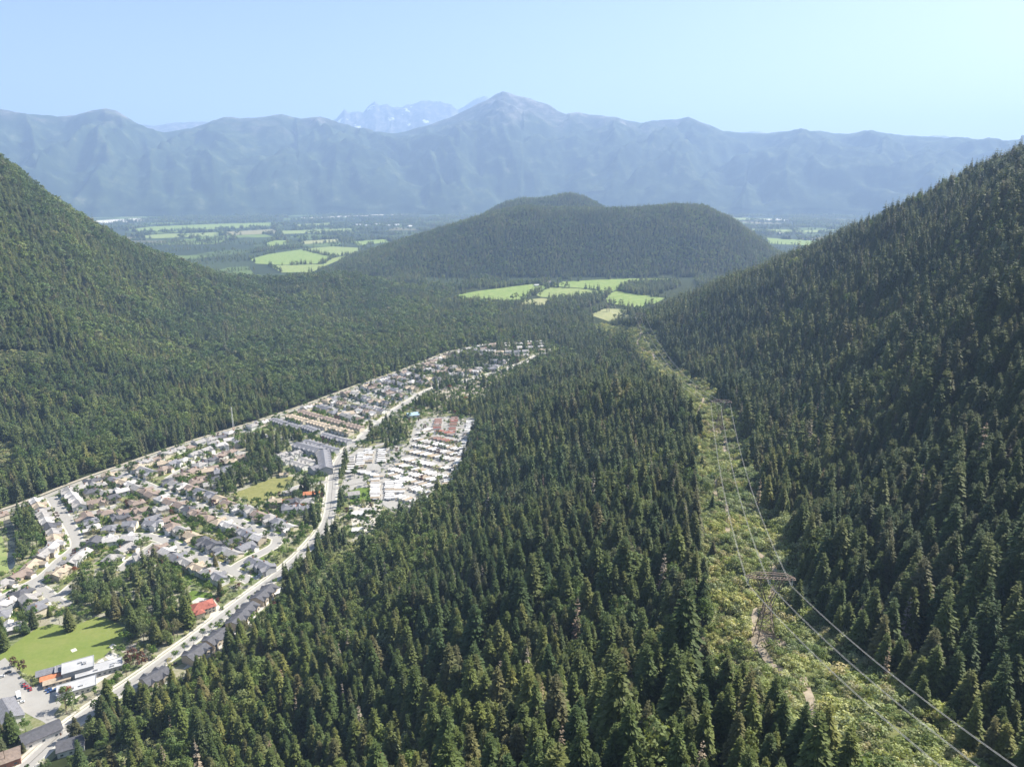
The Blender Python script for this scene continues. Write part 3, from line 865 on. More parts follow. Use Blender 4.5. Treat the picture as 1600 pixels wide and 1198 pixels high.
HV = []      # house variants: front faces -y
for kind in range(6):
    W, D, Z = [(14, 10.5, 5.4), (15, 11, 3.3), (12.5, 10, 5.6), (16, 11.5, 5.2), (13, 11, 3.4), (14, 10, 5.5)][kind]
    wm = MB(); rm = MB()
    if kind in (0, 4):
        shape = 'hip'
        wm.add(*walls(W, D, Z)); rm.add(*hip_roof(W, D, Z, 2.5))
        wm.add(*moved(walls(5.6, 5, Z - .4), W / 2 - 3.2, -D / 2 - 1.6)); rm.add(*moved(gable_roof(6.2, 5.6, Z - .35, 1.7, .45), W / 2 - 3.2, -D / 2 - 1.4, math.pi / 2))
    elif kind in (1, 2):
        shape = 'gable'
        wm.add(*walls(W, D, Z, 2.6)); rm.add(*gable_roof(W, D, Z, 2.6))
        wm.add(*moved(walls(6.4, 5.6, Z - .5, 1.9), W / 2 - 3.4, -D / 2 - 1.8, math.pi / 2)); rm.add(*moved(gable_roof(6.4, 5.6, Z - .45, 1.9, .5), W / 2 - 3.4, -D / 2 - 1.8, math.pi / 2))
    else:
        shape = 'cross-gabled'
        wm.add(*walls(W, D - 1, Z, 2.5)); rm.add(*gable_roof(W, D - 1, Z, 2.5))
        wm.add(*moved(walls(D + 2.5, 5.5, Z - .2, 2.2), W / 2 - 3.6, -1.2, math.pi / 2)); rm.add(*moved(gable_roof(D + 2.5, 5.5, Z - .15, 2.2, .5), W / 2 - 3.6, -1.2, math.pi / 2))
        wm.add(*moved(walls(D + 0.6, 4, Z - .7, 1.6), -W / 2 + 2.6, -0.7, math.pi / 2)); rm.add(*moved(gable_roof(D + 0.6, 4, Z - .65, 1.6, .4), -W / 2 + 2.6, -0.7, math.pi / 2))
    fy = {0: -D / 2 - 4.1, 4: -D / 2 - 4.1, 1: -D / 2 - 5.0, 2: -D / 2 - 5.0}.get(kind, -1.2 - (D + 2.5) / 2)
    gx = {0: W / 2 - 3.2, 4: W / 2 - 3.2, 1: W / 2 - 3.4, 2: W / 2 - 3.4}.get(kind, W / 2 - 3.6)
    ym = -D / 2 if kind not in (3, 5) else -(D - 1) / 2
    HV.append(dict(W=W, D=D, Z=Z, shape=shape, fy=fy, gx=gx, ym=ym, wall=wm.mesh('house_wall', M['wall_white']), roof=rm.mesh('house_roof', M['roof_grey']),
                   chim=MB().box(-.45, .45, -.45, .45, Z, Z + 3.6).mesh('chimney', M['chimney']),
                   garage=MB().box(-2.3, 2.3, -.06, .06, 0, 2.2).mesh('garage_door', M['garage'])))
WIN = MB().box(-.8, .8, -.05, .05, -.6, .6).mesh('window', M['glass'])
DOOR = MB().box(-.5, .5, -.05, .05, 0, 2.1).mesh('door', M['door'])
DRIVE = mesh_from('driveway', [(-2.6, 0, 0), (2.6, 0, 0), (2.6, 1, 0), (-2.6, 1, 0)], [(0, 1, 2, 3)], M['concrete'])
LAWN = mesh_from('lawn', [(-.5, -.5, 0), (.5, -.5, 0), (.5, .5, 0), (-.5, .5, 0)], [(0, 1, 2, 3)], M['lawn1'])

PLACED = []           # (x, y, radius) of everything that stands in the town
def free(x, y, r):
    if not PLACED: return True
    P = np.array(PLACED)
    return bool(np.all(np.hypot(P[:, 0] - x, P[:, 1] - y) > P[:, 2] + r))

def house(x, y, rz, kind, rk, wk, where, detail=True, z=0.0):
    hv = HV[kind]
    t = empty('house', (x, y, z), rz, 1.09)
    two = 'two-storey' if hv['Z'] > 4 else 'single-storey'
    art = f"{rk}-roofed {hv['shape']} {two} house with {wk} walls"
    tag(t, f"{art} on {where}", 'house', f"{art} on {where}")
    wl_ = obj('wall', hv['wall'], t, mat=M['wall_' + wk])
    rf = obj('roof', hv['roof'], t, mat=M['roof_' + rk])
    if detail:
        obj('garage_door', hv['garage'], t, (hv['gx'], hv['fy'] - .02 if kind in (3, 5) else hv['fy'] + (0 if kind in (0, 4) else 0.0), 0))
        obj('door', DOOR, t, (-.6, hv['ym'] - .03, 0))
        zz = [1.6] if hv['Z'] < 4 else [1.5, 4.1]
        for q in zz:
            obj('window', WIN, t, (-hv['W'] / 2 + (3.0 if kind not in (3, 5) else 6.0), hv['ym'] - .04, q))
            obj('window', WIN, t, (-hv['W'] / 4, (hv['D'] / 2 if kind not in (3, 5) else (hv['D'] - 1) / 2) + .04, q))
        if kind in (0, 1, 3): obj('chimney', hv['chim'], rf, (-hv['W'] / 4, 1.5, 0))
    return t

HOUSES = []
def plan_street(key):
    st = STREETS[key]
    L = st['L']
    seg = np.hypot(*np.diff(L, axis=0).T)
    cum = np.concatenate([[0], np.cumsum(seg)])
    for side in (1, -1):
        if not st['houses'][0 if side == 1 else 1]: continue
        s_ = random.uniform(6, 12)
        while s_ < cum[-1] - 4:
            p = np.array([np.interp(s_, cum, L[:, 0]), np.interp(s_, cum, L[:, 1])])
            q = np.array([np.interp(min(s_ + 3, cum[-1]), cum, L[:, 0]), np.interp(min(s_ + 3, cum[-1]), cum, L[:, 1])])
            r = np.array([np.interp(max(s_ - 3, 0), cum, L[:, 0]), np.interp(max(s_ - 3, 0), cum, L[:, 1])])
            d = (q - r) / (np.linalg.norm(q - r) + 1e-9)
            n = np.array([-d[1], d[0]]) * side
            c = p + n * (st['setb'] + st['w'] / 2 - 3 + random.uniform(-1.2, 1.2))
            ok = free(c[0], c[1], 7.6)
            if ok:
                cc = c[None]
                ok = inside(TOWN, cc)[0] and not any(inside(z_, cc)[0] for z_ in BAR) and not any(inside(g_, cc)[0] for g_ in GROVES.values()) and not inside(PARK, cc)[0]
                for k2, s2 in STREETS.items():
                    if not ok: break
                    if seg_dist(s2['L'], cc)[0] < s2['w'] / 2 + (9.5 if k2 != key else 7): ok = False
            if ok:
                PLACED.append((c[0], c[1], 7.6))
                HOUSES.append((c[0], c[1], math.atan2(n[1], n[0]) - math.pi / 2, st['phrase'], p, n, st['w']))
                s_ += st['step'] + random.uniform(-.8, 1.2)
            else:
                s_ += 3.0
# named buildings first, so that the street houses keep clear of them
SPECIAL = []
def reserve(px, py, r):
    x, y = at(px, py); PLACED.append((x, y, r)); return x, y
red_xy = reserve(317, 955, 14)
for (px, py, r) in [(124, 1050, 22), (155, 1052, 18), (85, 1055, 12), (96, 1068, 12), (118, 1080, 14), (18, 1117, 14), (62, 1150, 12), (110, 1172, 10)]:
    reserve(px, py, r)
# ------------------------------------------------------------------ townhouse rows
def row_building(p0, p1, depth, rk, wk, label, group, z=5.6, h=2.8, unit=7.5, name='townhouse_row'):
    a = np.array(at(*p0)); b = np.array(at(*p1))
    if a[0] > b[0]: a, b = b, a
    c = (a + b) / 2; d = b - a; Ln = float(np.linalg.norm(d)); rz = math.atan2(d[1], d[0])
    t = empty(name, (c[0], c[1], 0), rz)
    tag(t, label, 'townhouses', group)
    n = max(2, int(round(Ln / unit))); u = Ln / n
    obj('wall', MB().add(*walls(Ln, depth, z, h)).mesh('row_wall', M['wall_' + wk]), t)
    rf = obj('roof', MB().add(*gable_roof(Ln, depth, z, h)).mesh('row_roof', M['roof_' + rk]), t)
    gm = MB().add(*gable_roof(depth * .62, u * .62, z - .1, 1.9, .35)).mesh('gable', M['roof_' + rk])
    gw = MB().add(*walls(depth * .62, u * .58, z - .15, 1.75)).mesh('bay', M['wall_' + wk])
    gd = MB().box(-1.9, 1.9, -.05, .05, 0, 2.2).mesh('garage_door', M['garage'])
    for i in range(n):
        x = -Ln / 2 + u * (i + .5)
        for sgn in (1, -1):
            y = sgn * (depth / 2 - depth * .31 + 1.0)
            obj('bay', gw, t, (x, y, 0), math.pi / 2)
            obj('gable', gm, rf, (x, y, 0), math.pi / 2)
        obj('garage_door', gd, t, (x, -depth / 2 - 1.08, 0))
        obj('window', WIN, t, (x, -depth / 2 - 1.1, 4.0)); obj('window', WIN, t, (x, depth / 2 + 1.1, 4.0))
    k = int(Ln / 12) + 1
    for i in range(k + 1):
        q = a + d * i / k
        PLACED.append((q[0], q[1], depth * .75))
    return t
dk = 'row of charcoal-roofed townhouses backing onto the wooded slope, '
for i, (p0, p1, w) in enumerate([((402, 946), (426, 924), 'next to the small white shed'), ((380, 968), (396, 952), 'second from the small white shed'), ((364, 985), (381, 968), 'third from the small white shed'),
                                 ((326, 1014), (352, 994), 'beside the dark parked cars'), ((294, 1038), (322, 1018), 'below the row of street trees'), ((226, 1076), (262, 1056), 'half hidden in the woods')]):
    row_building(p0, p1, 13, 'charcoal', 'beige', dk + w, 'charcoal townhouse rows on the main road')
TH = [((468, 647), (500, 656), 'brown'), ((504, 657), (535, 666), 'brown'), ((538, 667), (566, 674), 'brown'),
      ((450, 654), (478, 662), 'tan'), ((482, 663), (512, 671), 'tan'), ((516, 672), (549, 681), 'tan'),
      ((426, 660), (446, 667), 'slate'), ((450, 668), (470, 674), 'slate'), ((475, 671), (496, 679), 'slate'), ((505, 684), (524, 690), 'slate'), ((527, 691), (546, 695), 'slate'),
      ((477, 694), (500, 701), 'slate'), ((503, 702), (526, 709), 'slate')]
for i, (p0, p1, rk) in enumerate(TH):
    row_building(p0, p1, 11, rk, 'grey' if rk == 'slate' else 'cream', f"{rk}-roofed gabled townhouse row between the parallel lanes near the forest road", f"{rk} townhouse rows near the forest road", z=5.4, h=2.3)
row_building((464, 703), (500, 713), 17, 'slate', 'grey', 'large slate-roofed apartment block at right angles to its twin', None, z=8.5, h=3.4, unit=9, name='apartment_block')
row_building((506, 714), (510, 742), 15, 'slate', 'grey', 'slate-roofed apartment block lengthwise beside the main road', None, z=8.5, h=3.2, unit=9, name='apartment_block')
row_building((486, 741), (503, 735), 13, 'slate', 'grey', 'short slate-roofed apartment block by the hedge', None, z=7, h=3.0, unit=8, name='apartment_block')
for i, (p0, p1) in enumerate([((434, 719), (448, 714)), ((440, 726), (456, 721)), ((455, 716), (470, 711)), ((458, 729), (478, 735)), ((470, 723), (488, 729))]):
    row_building(p0, p1, 12, 'grey', 'white', 'grey-roofed townhouse cluster between the conifers and the apartment blocks', 'grey townhouse cluster by the apartment blocks', z=5.8, h=2.6)

for key in ('s1', 's2', 's3', 's2b', 's5', 's4', 's7', 's7b', 's8', 's6', 'north', 'u1', 'u2', 'u3', 'u4', 'u5', 'u6', 'u7', 'u8'):
    plan_street(key)
# back lots that the photograph fills with houses as well
def fill(pix, step, phrase, rot, lim=400):
    P = poly(pix)
    x0, y0 = P.min(0); x1, y1 = P.max(0)
    c = 0
    for yy in np.arange(y0, y1, step):
        for xx in np.arange(x0, x1, step):
            q = np.array([[xx + random.uniform(-2, 2), yy + random.uniform(-2, 2)]])
            if not inside(P, q)[0] or not free(q[0, 0], q[0, 1], 7.4): continue
            if any(seg_dist(s2['L'], q)[0] < s2['w'] / 2 + 9 for s2 in STREETS.values()): continue
            if any(inside(g_, q)[0] for g_ in GROVES.values()) or any(inside(g_, q)[0] for g_ in BAR): continue
            PLACED.append((q[0, 0], q[0, 1], 7.4)); c += 1
            HOUSES.append((q[0, 0], q[0, 1], rot + random.choice((0, math.pi)), phrase, None, None, 0))
fill([(60, 805), (80, 785), (190, 745), (340, 800), (420, 835), (395, 890), (300, 880), (230, 880), (120, 850), (105, 900), (60, 925), (0, 955), (-30, 940), (40, 890), (75, 870), (62, 830)], 17.5, 'the inner lots between the curving streets', 0.75)
fill([(210, 745), (255, 722), (300, 702), (370, 680), (390, 700), (378, 730), (330, 770), (350, 800)], 18, 'the plots below the forest road', 0.5)
fill([(540, 622), (560, 606), (600, 594), (640, 600), (650, 625), (610, 645), (580, 650)], 16, 'the dense block by the forest road', 0.6)
fill([(690, 572), (740, 552), (800, 535), (850, 535), (850, 560), (800, 572), (740, 590)], 26, 'the leafy far end of the town', 0.4)
fill([(430, 790), (455, 768), (508, 785), (505, 800), (450, 812)], 19, 'the plots beside the dry meadow', 0.3)
fill([(20, 985), (-20, 985), (0, 950), (40, 940), (80, 950), (60, 965)], 17, 'the plots behind the playing field', 0.5)
fill([(330, 755), (300, 735), (360, 715), (380, 725), (350, 745)], 18, 'the plots behind the upper lane', 0.5)
HOUSES.sort(key=lambda h_: h_[0] ** 2 + h_[1] ** 2)
RK = ['grey', 'grey', 'grey', 'brown', 'brown', 'tan', 'slate', 'slate', 'pale grey', 'pale grey', 'charcoal']
WK = ['white', 'white', 'cream', 'cream', 'beige', 'grey']
far_h = {}
for i, (x, y, rz, phrase, p, n, w) in enumerate(HOUSES):
    kind = random.randrange(6); rk = random.choice(RK); wk = random.choice(WK)
    if i < 296:
        house(x, y, rz, kind, rk, wk, phrase, detail=i < 230)
        if p is not None:
            hv = HV[kind]
            c_, s_ = math.cos(rz), math.sin(rz)
            fx, fyy = x + hv['gx'] * c_ - (hv['fy'] + .3) * s_, y + hv['gx'] * s_ + (hv['fy'] + .3) * c_
            ln = abs(float((np.array([fx, fyy]) - p) @ n)) - w / 2 - 0.3
            if ln > 1:
                dv = obj('driveway', DRIVE, None, (fx, fyy, 0.165 + 0.0006 * (i % 40)), rz + math.pi)
                dv.scale = (1, ln, 1); dv['kind'] = 'structure'
            lw = obj('lawn', LAWN, None, (x - 3.2 * c_ + 0 * s_ + (-(-hv['D'] / 2 - 4)) * s_, y - 3.2 * s_ + (-hv['D'] / 2 - 4) * c_, 0.07 + 0.0005 * (i % 30)), rz, M[random.choice(('lawn1', 'lawn2', 'lawn1'))])
            lw.scale = (8, 8, 1); lw['kind'] = 'structure'
            lb = obj('lawn', LAWN, None, (x - (hv['D'] / 2 + 4) * s_, y + (hv['D'] / 2 + 4) * c_, 0.072 + 0.0005 * (i % 31)), rz, M[random.choice(('lawn1', 'lawn2', 'lawn1'))])
            lb.scale = (15, 9, 1); lb['kind'] = 'structure'
    else:
        far_h.setdefault((rk, wk), []).append((x, y, rz, kind))
if far_h:
    wb = {}; rb = {}
    allm = MB(); mats = []; fm = []
    for (rk, wk), lst in far_h.items():
        for (x, y, rz, kind) in lst:
            for part, key in (('wall', 'wall_' + wk), ('roof', 'roof_' + rk)):
                me = HV[kind][part]
                vf = ([tuple(v.co) for v in me.vertices], [tuple(q.vertices) for q in me.polygons])
                if key not in mats: mats.append(key)
                n0 = len(allm.f)
                allm.add(*moved(vf, x, y, rz)); fm += [mats.index(key)] * (len(allm.f) - n0)
    me = allm.mesh('far_houses')
    for k in mats: me.materials.append(M[k])
    me.polygons.foreach_set('material_index', fm)
    tag(obj('distant_houses', me), 'small pale houses at the far end of the town among trees', 'houses', kind='stuff')

# the red-roofed house by the main road, a big hip roof with a wing
t = empty('house', (red_xy[0], red_xy[1], 0), 0.62)
tag(t, 'large red-tiled hip-roofed house with a curved pale driveway by the main road', 'house')
obj('wall', MB().add(*walls(19, 13, 5.6)).add(*moved(walls(7, 6, 5.0), -4, -7.5)).mesh('red_house_wall', M['wall_cream']), t)
rf = obj('roof', MB().add(*hip_roof(19, 13, 5.6, 3.4, .8)).add(*moved(hip_roof(7, 6, 5.0, 2.0, .6), -4, -7.5)).mesh('red_house_roof', M['roof_red']), t)
obj('chimney', MB().box(-.5, .5, -.5, .5, 6, 10.2).mesh('red_chimney', M['garage']), rf, (1.5, 1.0, 0))
for x in (-7, 1.5, 4.5, 7.5):
    for q in (1.6, 4.2): obj('window', WIN, t, (x, -6.55 if x > 0 else -10.56 + (0 if x > -5 else 0), q) if x > 0 else (x + 14, 6.55, q))
obj('door', DOOR, t, (0.4, -6.55, 0))

# school: flat-roofed blocks
def block(p, rz, w, d, h, roof, wall, label, units=2, name='school_building', cat='school', fascia=True):
    x, y = at(*p)
    t = empty(name, (x, y, 0), rz)
    tag(t, label, cat)
    obj('wall', MB().box(-w / 2, w / 2, -d / 2, d / 2, -.3, h).mesh('block_wall', M['wall_' + wall]), t)
    r = obj('roof', MB().box(-w / 2 - .5, w / 2 + .5, -d / 2 - .5, d / 2 + .5, h, h + .35).mesh('block_roof', M[roof]), t)
    e = .35
    pm = MB()
    for bx_ in ((-w / 2 - .52, w / 2 + .52, -d / 2 - .52, -d / 2 - .52 + e), (-w / 2 - .52, w / 2 + .52, d / 2 + .52 - e, d / 2 + .52), (-w / 2 - .52, -w / 2 - .52 + e, -d / 2 - .16, d / 2 + .16), (w / 2 + .52 - e, w / 2 + .52, -d / 2 - .16, d / 2 + .16)):
        pm.box(*bx_, h + .35, h + .65)
    obj('parapet', pm.mesh('parapet', M['wall_grey']), t)
    for k in range(units):
        obj('roof_unit', MB().box(-1.1, 1.1, -.8, .8, h + .35, h + 1.5).mesh('roof_unit', M['galv']), r, (random.uniform(-w * .35, w * .35), random.uniform(-d * .3, d * .3), 0))
    n = int(w / 3.2)
    for k in range(n):
        obj('window', WIN, t, (-w / 2 + (k + .5) * w / n, -d / 2 - .04, min(1.7, h - 1.2)))
    return t
SA = 0.52
block((124, 1051), SA, 20, 14, 6.8, 'roof_flat', 'grey', 'tall grey flat-roofed gym block of the school', 3)
block((156, 1050), SA, 30, 11, 4.0, 'roof_flat', 'grey', 'long low grey flat-roofed classroom wing ending near the sand court', 4)
block((121, 1078), SA, 24, 12, 4.0, 'roof_flat', 'white', 'low pale flat-roofed school wing beside the green strip', 3)
block((103, 1050), SA, 12, 8, 4.4, 'roof_slate', 'grey', 'small slate-roofed annexe behind the gym block', 0)
for (px, py, w, d, rk, lb) in [(82, 1052, 20, 8, 'slate', 'slate-roofed portable classroom at the edge of the playing field'), (85, 1061, 17, 6, 'orange', 'portable classroom with a bright orange roof'), (90, 1067, 17, 6, 'tan', 'portable classroom with a tan roof beside the orange one')]:
    x, y = at(px, py)
    t = empty('portable_classroom', (x, y, 0), SA); tag(t, lb, 'classroom')
    obj('wall', MB().add(*walls(w, d, 3.0, 1.2)).mesh('portable_wall', M['wall_beige']), t)
    obj('roof', MB().add(*gable_roof(w, d, 3.0, 1.2, .4)).mesh('portable_roof', M['roof_' + rk]), t)
    for k in range(4): obj('window', WIN, t, (-w / 2 + (k + .5) * w / 4, -d / 2 - .04, 1.6))
for (px, py, rz, w, d, rk, lb) in [(14, 1118, -.75, 26, 13, 'slate', 'long slate-roofed building at the corner of the school parking lot'), (66, 1152, .75, 22, 12, 'charcoal', 'charcoal-roofed building at the mouth of the school parking lot'), (112, 1170, .5, 15, 11, 'charcoal', 'mossy charcoal-roofed house in tree shade beside the main road'),
                                   (8, 1192, .6, 17, 12, 'brown', 'brown-roofed house with red wall behind the roadside hedge'), (444, 744, .3, 10, 8, 'tan', 'small tan-roofed barn at the corner of the dry meadow'),
                                   (446, 786, .35, 20, 7, 'red', 'long low shed with a faded red roof'), (487, 774, .2, 18, 9, 'orange', 'long house with an orange roof behind a hedge'), (468, 797, .4, 12, 10, 'orange', 'white house with a bright orange roof end'), (453, 771, .5, 16, 7, 'grey', 'grey-roofed farm shed along the farm lane'),
                                   (553, 776, .3, 13, 11, 'grey', 'grey-roofed house standing alone on a square lawn'), (560, 806, .1, 16, 8, 'white', 'white-roofed shed in the paved yard'), (576, 800, .1, 18, 8, 'pale grey', 'pale grey workshop in the paved yard'), (560, 831, .05, 12, 8, 'white', 'white twin-roofed shed at the foot of the wooded slope'),
                                   (645, 651, .4, 18, 14, 'blue', 'pale blue-roofed clubhouse above the mobile home park'), (436, 928, .7, 9, 6, 'white', 'small white shed at the end of the charcoal townhouses'), (540, 650, .5, 26, 16, 'tan', 'broad tan-roofed hall among the upper streets'),
                                   (860, 442, .2, 24, 12, 'brown', 'brown farm barn at the edge of the bright fields'), (838, 447, .4, 18, 10, 'white', 'white farm shed in the bright fields')]:
    x, y = at(px, py)
    t = empty('building', (x, y, 0), rz); tag(t, lb, 'building')
    h_ = 3.4 if d < 10 else 4.6
    obj('wall', MB().add(*walls(w, d, h_, d * .2)).mesh('building_wall', M['wall_brick' if 'red wall' in lb else 'wall_white']), t)
    obj('roof', MB().add(*gable_roof(w, d, h_, d * .2, .6)).mesh('building_roof', M['roof_' + rk]), t)
    for k in range(3): obj('window', WIN, t, (-w / 2 + (k + .5) * w / 3, -d / 2 - .04, 1.7))
    obj('door', DOOR, t, (w / 2 - 1.5, -d / 2 - .04, 0))
    PLACED.append((x, y, w * .45))
# pale sheds far out on the valley floor
for k, (px, py) in enumerate([(1195, 345), (1212, 343), (1228, 346), (1243, 344), (1262, 345), (1275, 343), (1220, 366), (560, 352), (575, 353), (590, 351), (606, 353), (620, 352), (640, 354)]):
    x, y = at(px, py)
    t = empty('shed', (x, y, 0), 0.1 * k)
    where = 'right of the wooded hill' if px > 900 else 'left of the wooded hill'
    tag(t, f'tiny white shed far out on the valley floor {where}', 'shed', f'white sheds on the valley floor {where}')
    obj('wall', MB().add(*walls(60, 22, 7, 4)).mesh('shed_wall', M['wall_white']), t)
    obj('roof', MB().add(*gable_roof(60, 22, 7, 4, 1)).mesh('shed_roof', M['roof_white']), t)

# ------------------------------------------------------------------ mobile home park
MH_W = MB().add(*walls(11.5, 4.0, 2.8, .7)).mesh('mobile_home_wall', M['wall_cream'])
MH_R = MB().add(*gable_roof(11.5, 4.0, 2.8, .75, .2)).mesh('mobile_home_roof', M['roof_white'])
MH_P = MB().box(-2.6, 2.6, -4.3, -2.25, 2.3, 2.42).box(-2.5, -2.38, -4.2, -4.08, 0, 2.3).box(2.38, 2.5, -4.2, -4.08, 0, 2.3).mesh('carport', M['galv'])
MH = []
def zz(x, y): return (540 + x / 7.58, 640 + y / 7.58)
MHR = [0]
ROWW = ['first', 'second', 'third', 'fourth', 'fifth', 'sixth', 'seventh']
def mh_row(a, b, n, ang, red=False, jitter=.4, where=None):
    MHR[0] += 1; k_ = MHR[0]
    where = where or (f'in the {ROWW[k_ - 1]} long row below the clubhouse' if k_ <= 7 else 'in the short columns by the park gate' if k_ <= 15 else 'in the short rows inside the lower loop' if k_ <= 17 else 'at the top of the park' if k_ <= 21 else 'along the wooded rim of the park')
    A = np.array(at(*zz(*a))); B = np.array(at(*zz(*b)))
    for k in range(n):
        q = A + (B - A) * ((k + .5) / n)
        MH.append((q[0] + random.uniform(-jitter, jitter), q[1] + random.uniform(-jitter, jitter), ang + random.uniform(-.04, .04), red, where))
for a, b, n in [((820, 360), (1390, 500), 13), ((800, 425), (1300, 545), 12), ((740, 505), (1290, 610), 13), ((690, 600), (1230, 715), 13), ((610, 660), (1170, 815), 14), ((520, 715), (1060, 850), 13), ((500, 775), (1020, 930), 12)]:
    mh_row(a, b, n, 0.62)
for a, b, n in [((350, 835), (350, 1075), 11), ((525, 860), (525, 1075), 9), ((640, 850), (640, 1000), 7), ((60, 560), (50, 760), 7), ((200, 520), (165, 700), 8), ((290, 475), (260, 640), 7), ((440, 480), (420, 640), 7), ((170, 740), (420, 820), 5)]:
    mh_row(a, b, n, 0.08)
mh_row((780, 930), (960, 1010), 5, 0.75); mh_row((600, 1040), (850, 1110), 6, 0.9)
mh_row((1100, 120), (1080, 240), 7, 0.1, True); mh_row((1290, 100), (1250, 320), 10, 0.1, True); mh_row((1080, 260), (1250, 300), 5, .5, True); mh_row((880, 300), (990, 240), 5, .3)
mh_row((1480, 140), (1440, 340), 10, 0.12); mh_row((1425, 350), (1385, 560), 10, 0.12); mh_row((1370, 570), (1290, 740), 8, 0.2); mh_row((1270, 770), (1200, 900), 6, 0.3); mh_row((1130, 950), (960, 1100), 7, 0.2)
mh_row((1020, 340), (1300, 400), 6, 0.4, True)
cells = {}
nmh = 0
for (x, y, a, red, wh) in sorted(MH, key=lambda q: q[0] ** 2 + q[1] ** 2):
    key = (round(x / 4), round(y / 4))
    if any((key[0] + i, key[1] + j) in cells for i in (0,) for j in (0,)): continue
    cells[key] = 1
    rk = random.choice(['rust', 'rust', 'red', 'brown']) if red else random.choice(['white', 'white', 'white', 'pale grey', 'tan'])
    wk = random.choice(['white', 'cream', 'beige'])
    t = empty('mobile_home', (x, y, 0.05), a)
    nm = {'rust': 'rust-brown', 'pale grey': 'pale grey'}.get(rk, rk)
    lb = f"{nm}-roofed mobile home with {wk} walls {wh}"
    tag(t, lb, 'mobile home', lb)
    sx = random.uniform(.85, 1.12)
    obj('wall', MH_W, t, mat=M['wall_' + wk]).scale = (sx, 1, 1)
    obj('roof', MH_R, t, mat=M['roof_' + rk]).scale = (sx, 1, 1)
    if random.random() < .5: obj('carport', MH_P, t, (random.uniform(-2.5, 2.5), 0, 0))
    PLACED.append((x, y, 5.0)); nmh += 1

# ------------------------------------------------------------------ cars and motorhomes
def car_meshes():
    prof = [(-2.2, .35), (-2.25, .75), (-1.35, .92), (-.75, 1.0), (.0, 1.0), (1.9, .95), (2.15, .8), (2.2, .35)]
    v = []; f = []
    for s_, y in ((0, -.88), (1, .88)):
        v += [(x, y, z) for x, z in prof]
    n = len(prof)
    f = [tuple(range(n)), tuple(range(2 * n - 1, n - 1, -1))] + [(i, i + n, (i + 1) % n + n, (i + 1) % n) for i in range(n)]
    body = mesh_from('car_body', v, f, M['car_white'])
    cab = [(-.95, .97), (-.35, 1.5), (1.1, 1.5), (1.75, .95)]
    v = [(x, -.84 if z < 1.2 else -.66, z) for x, z in cab] + [(x, .84 if z < 1.2 else .66, z) for x, z in cab]
    f = [(0, 1, 2, 3), (7, 6, 5, 4), (0, 4, 5, 1), (1, 5, 6, 2), (2, 6, 7, 3)]
    cabin = mesh_from('car_glass', v, f, M['glass'])
    roof = mesh_from('car_roof', *box_vf(-.3, 1.08, -.64, .64, 1.49, 1.54), M['car_white'])
    w = MB().tube([(0, -.12, 0), (0, .12, 0)], .33, 10).mesh('car_wheel', M['tyre'])
    return body, cabin, roof, w
CB, CG, CR, CW = car_meshes()
def car(x, y, rz, ck, where, z=0.24):
    t = empty('parked_car', (x, y, z), rz)
    tag(t, f'{ck} car parked {where}', 'car', f'{ck} cars parked {where}')
    obj('body', CB, t, mat=M['car_' + ck]); obj('glass', CG, t); obj('roof', CR, t, mat=M['car_' + ck])
    for i in (-1.35, 1.4):
        for j in (-.8, .8): obj('wheel', CW, t, (i, j, .33))
for px, py in [(38, 1071), (43, 1074), (48, 1077)]: car(*at(px, py), -.9, 'red', 'in a row in the school parking lot')
for px, py in [(-6, 1063), (28, 1094), (33, 1098), (2, 1058)]: car(*at(px, py), .6, 'white', 'in the school parking lot')
car(*at(13, 1051), .6, 'black', 'alone by the school lot entrance')
for px, py in [(76, 1078), (79, 1081), (86, 1079), (90, 1076)]: car(*at(px, py), .6, 'blue', 'beside the school portables')
for px, py in [(343, 985), (346, 983), (329, 995), (351, 978), (272, 1038)]: car(*at(px, py), .7, 'black', 'in front of the charcoal townhouses')
for px, py in [(325, 1001), (380, 955), (394, 948)]: car(*at(px, py), .7, 'white', 'in front of the charcoal townhouses')
nc = 0
for (x, y, rz, phrase, p, n, w) in HOUSES[:200]:
    if p is None or random.random() < .52: continue
    q = p + n * (w / 2 + random.uniform(3.4, 5.5)) + np.array([math.cos(rz), math.sin(rz)]) * random.uniform(2.0, 4.6)
    car(q[0], q[1], rz + math.pi / 2 + random.uniform(-.08, .08), random.choice(['white', 'white', 'silver', 'black', 'grey', 'blue', 'red']), 'on ' + phrase)
    nc += 1
for (px, py, rz, lb) in [(296, 779, -.55, 'silver motorhome parked at the kerb of the long diagonal street'), (30, 1090, -.9, 'white motorhome parked in the school parking lot')]:
    x, y = at(px, py)
    t = empty('motorhome', (x, y, .24), rz); tag(t, lb, 'motorhome')
    obj('body', mesh_from('mh_body', [(-4.5, -1.25, .5), (4.5, -1.25, .5), (4.5, 1.25, .5), (-4.5, 1.25, .5), (-4.5, -1.25, 3.2), (3.6, -1.25, 3.2), (3.6, 1.25, 3.2), (-4.5, 1.25, 3.2), (4.5, -1.25, 1.6), (4.5, 1.25, 1.6)],
                          [(0, 3, 2, 1), (4, 5, 6, 7), (0, 1, 8, 5, 4), (2, 3, 7, 6, 9), (3, 0, 4, 7), (1, 2, 9, 8), (8, 9, 6, 5)], M['car_silver' if 'silver' in lb else 'car_white']), t)
    obj('windscreen', mesh_from('mh_glass', [(4.46, -1.1, 1.72), (4.46, 1.1, 1.72), (3.72, 1.1, 3.0), (3.72, -1.1, 3.0)], [(0, 1, 2, 3)], M['glass']), t, (0.06, 0, 0.02))
    for i in (-2.6, 2.9):
        for j in (-1.1, 1.1): obj('wheel', CW, t, (i, j, .4)).scale = (1.3, 1.3, 1.3)

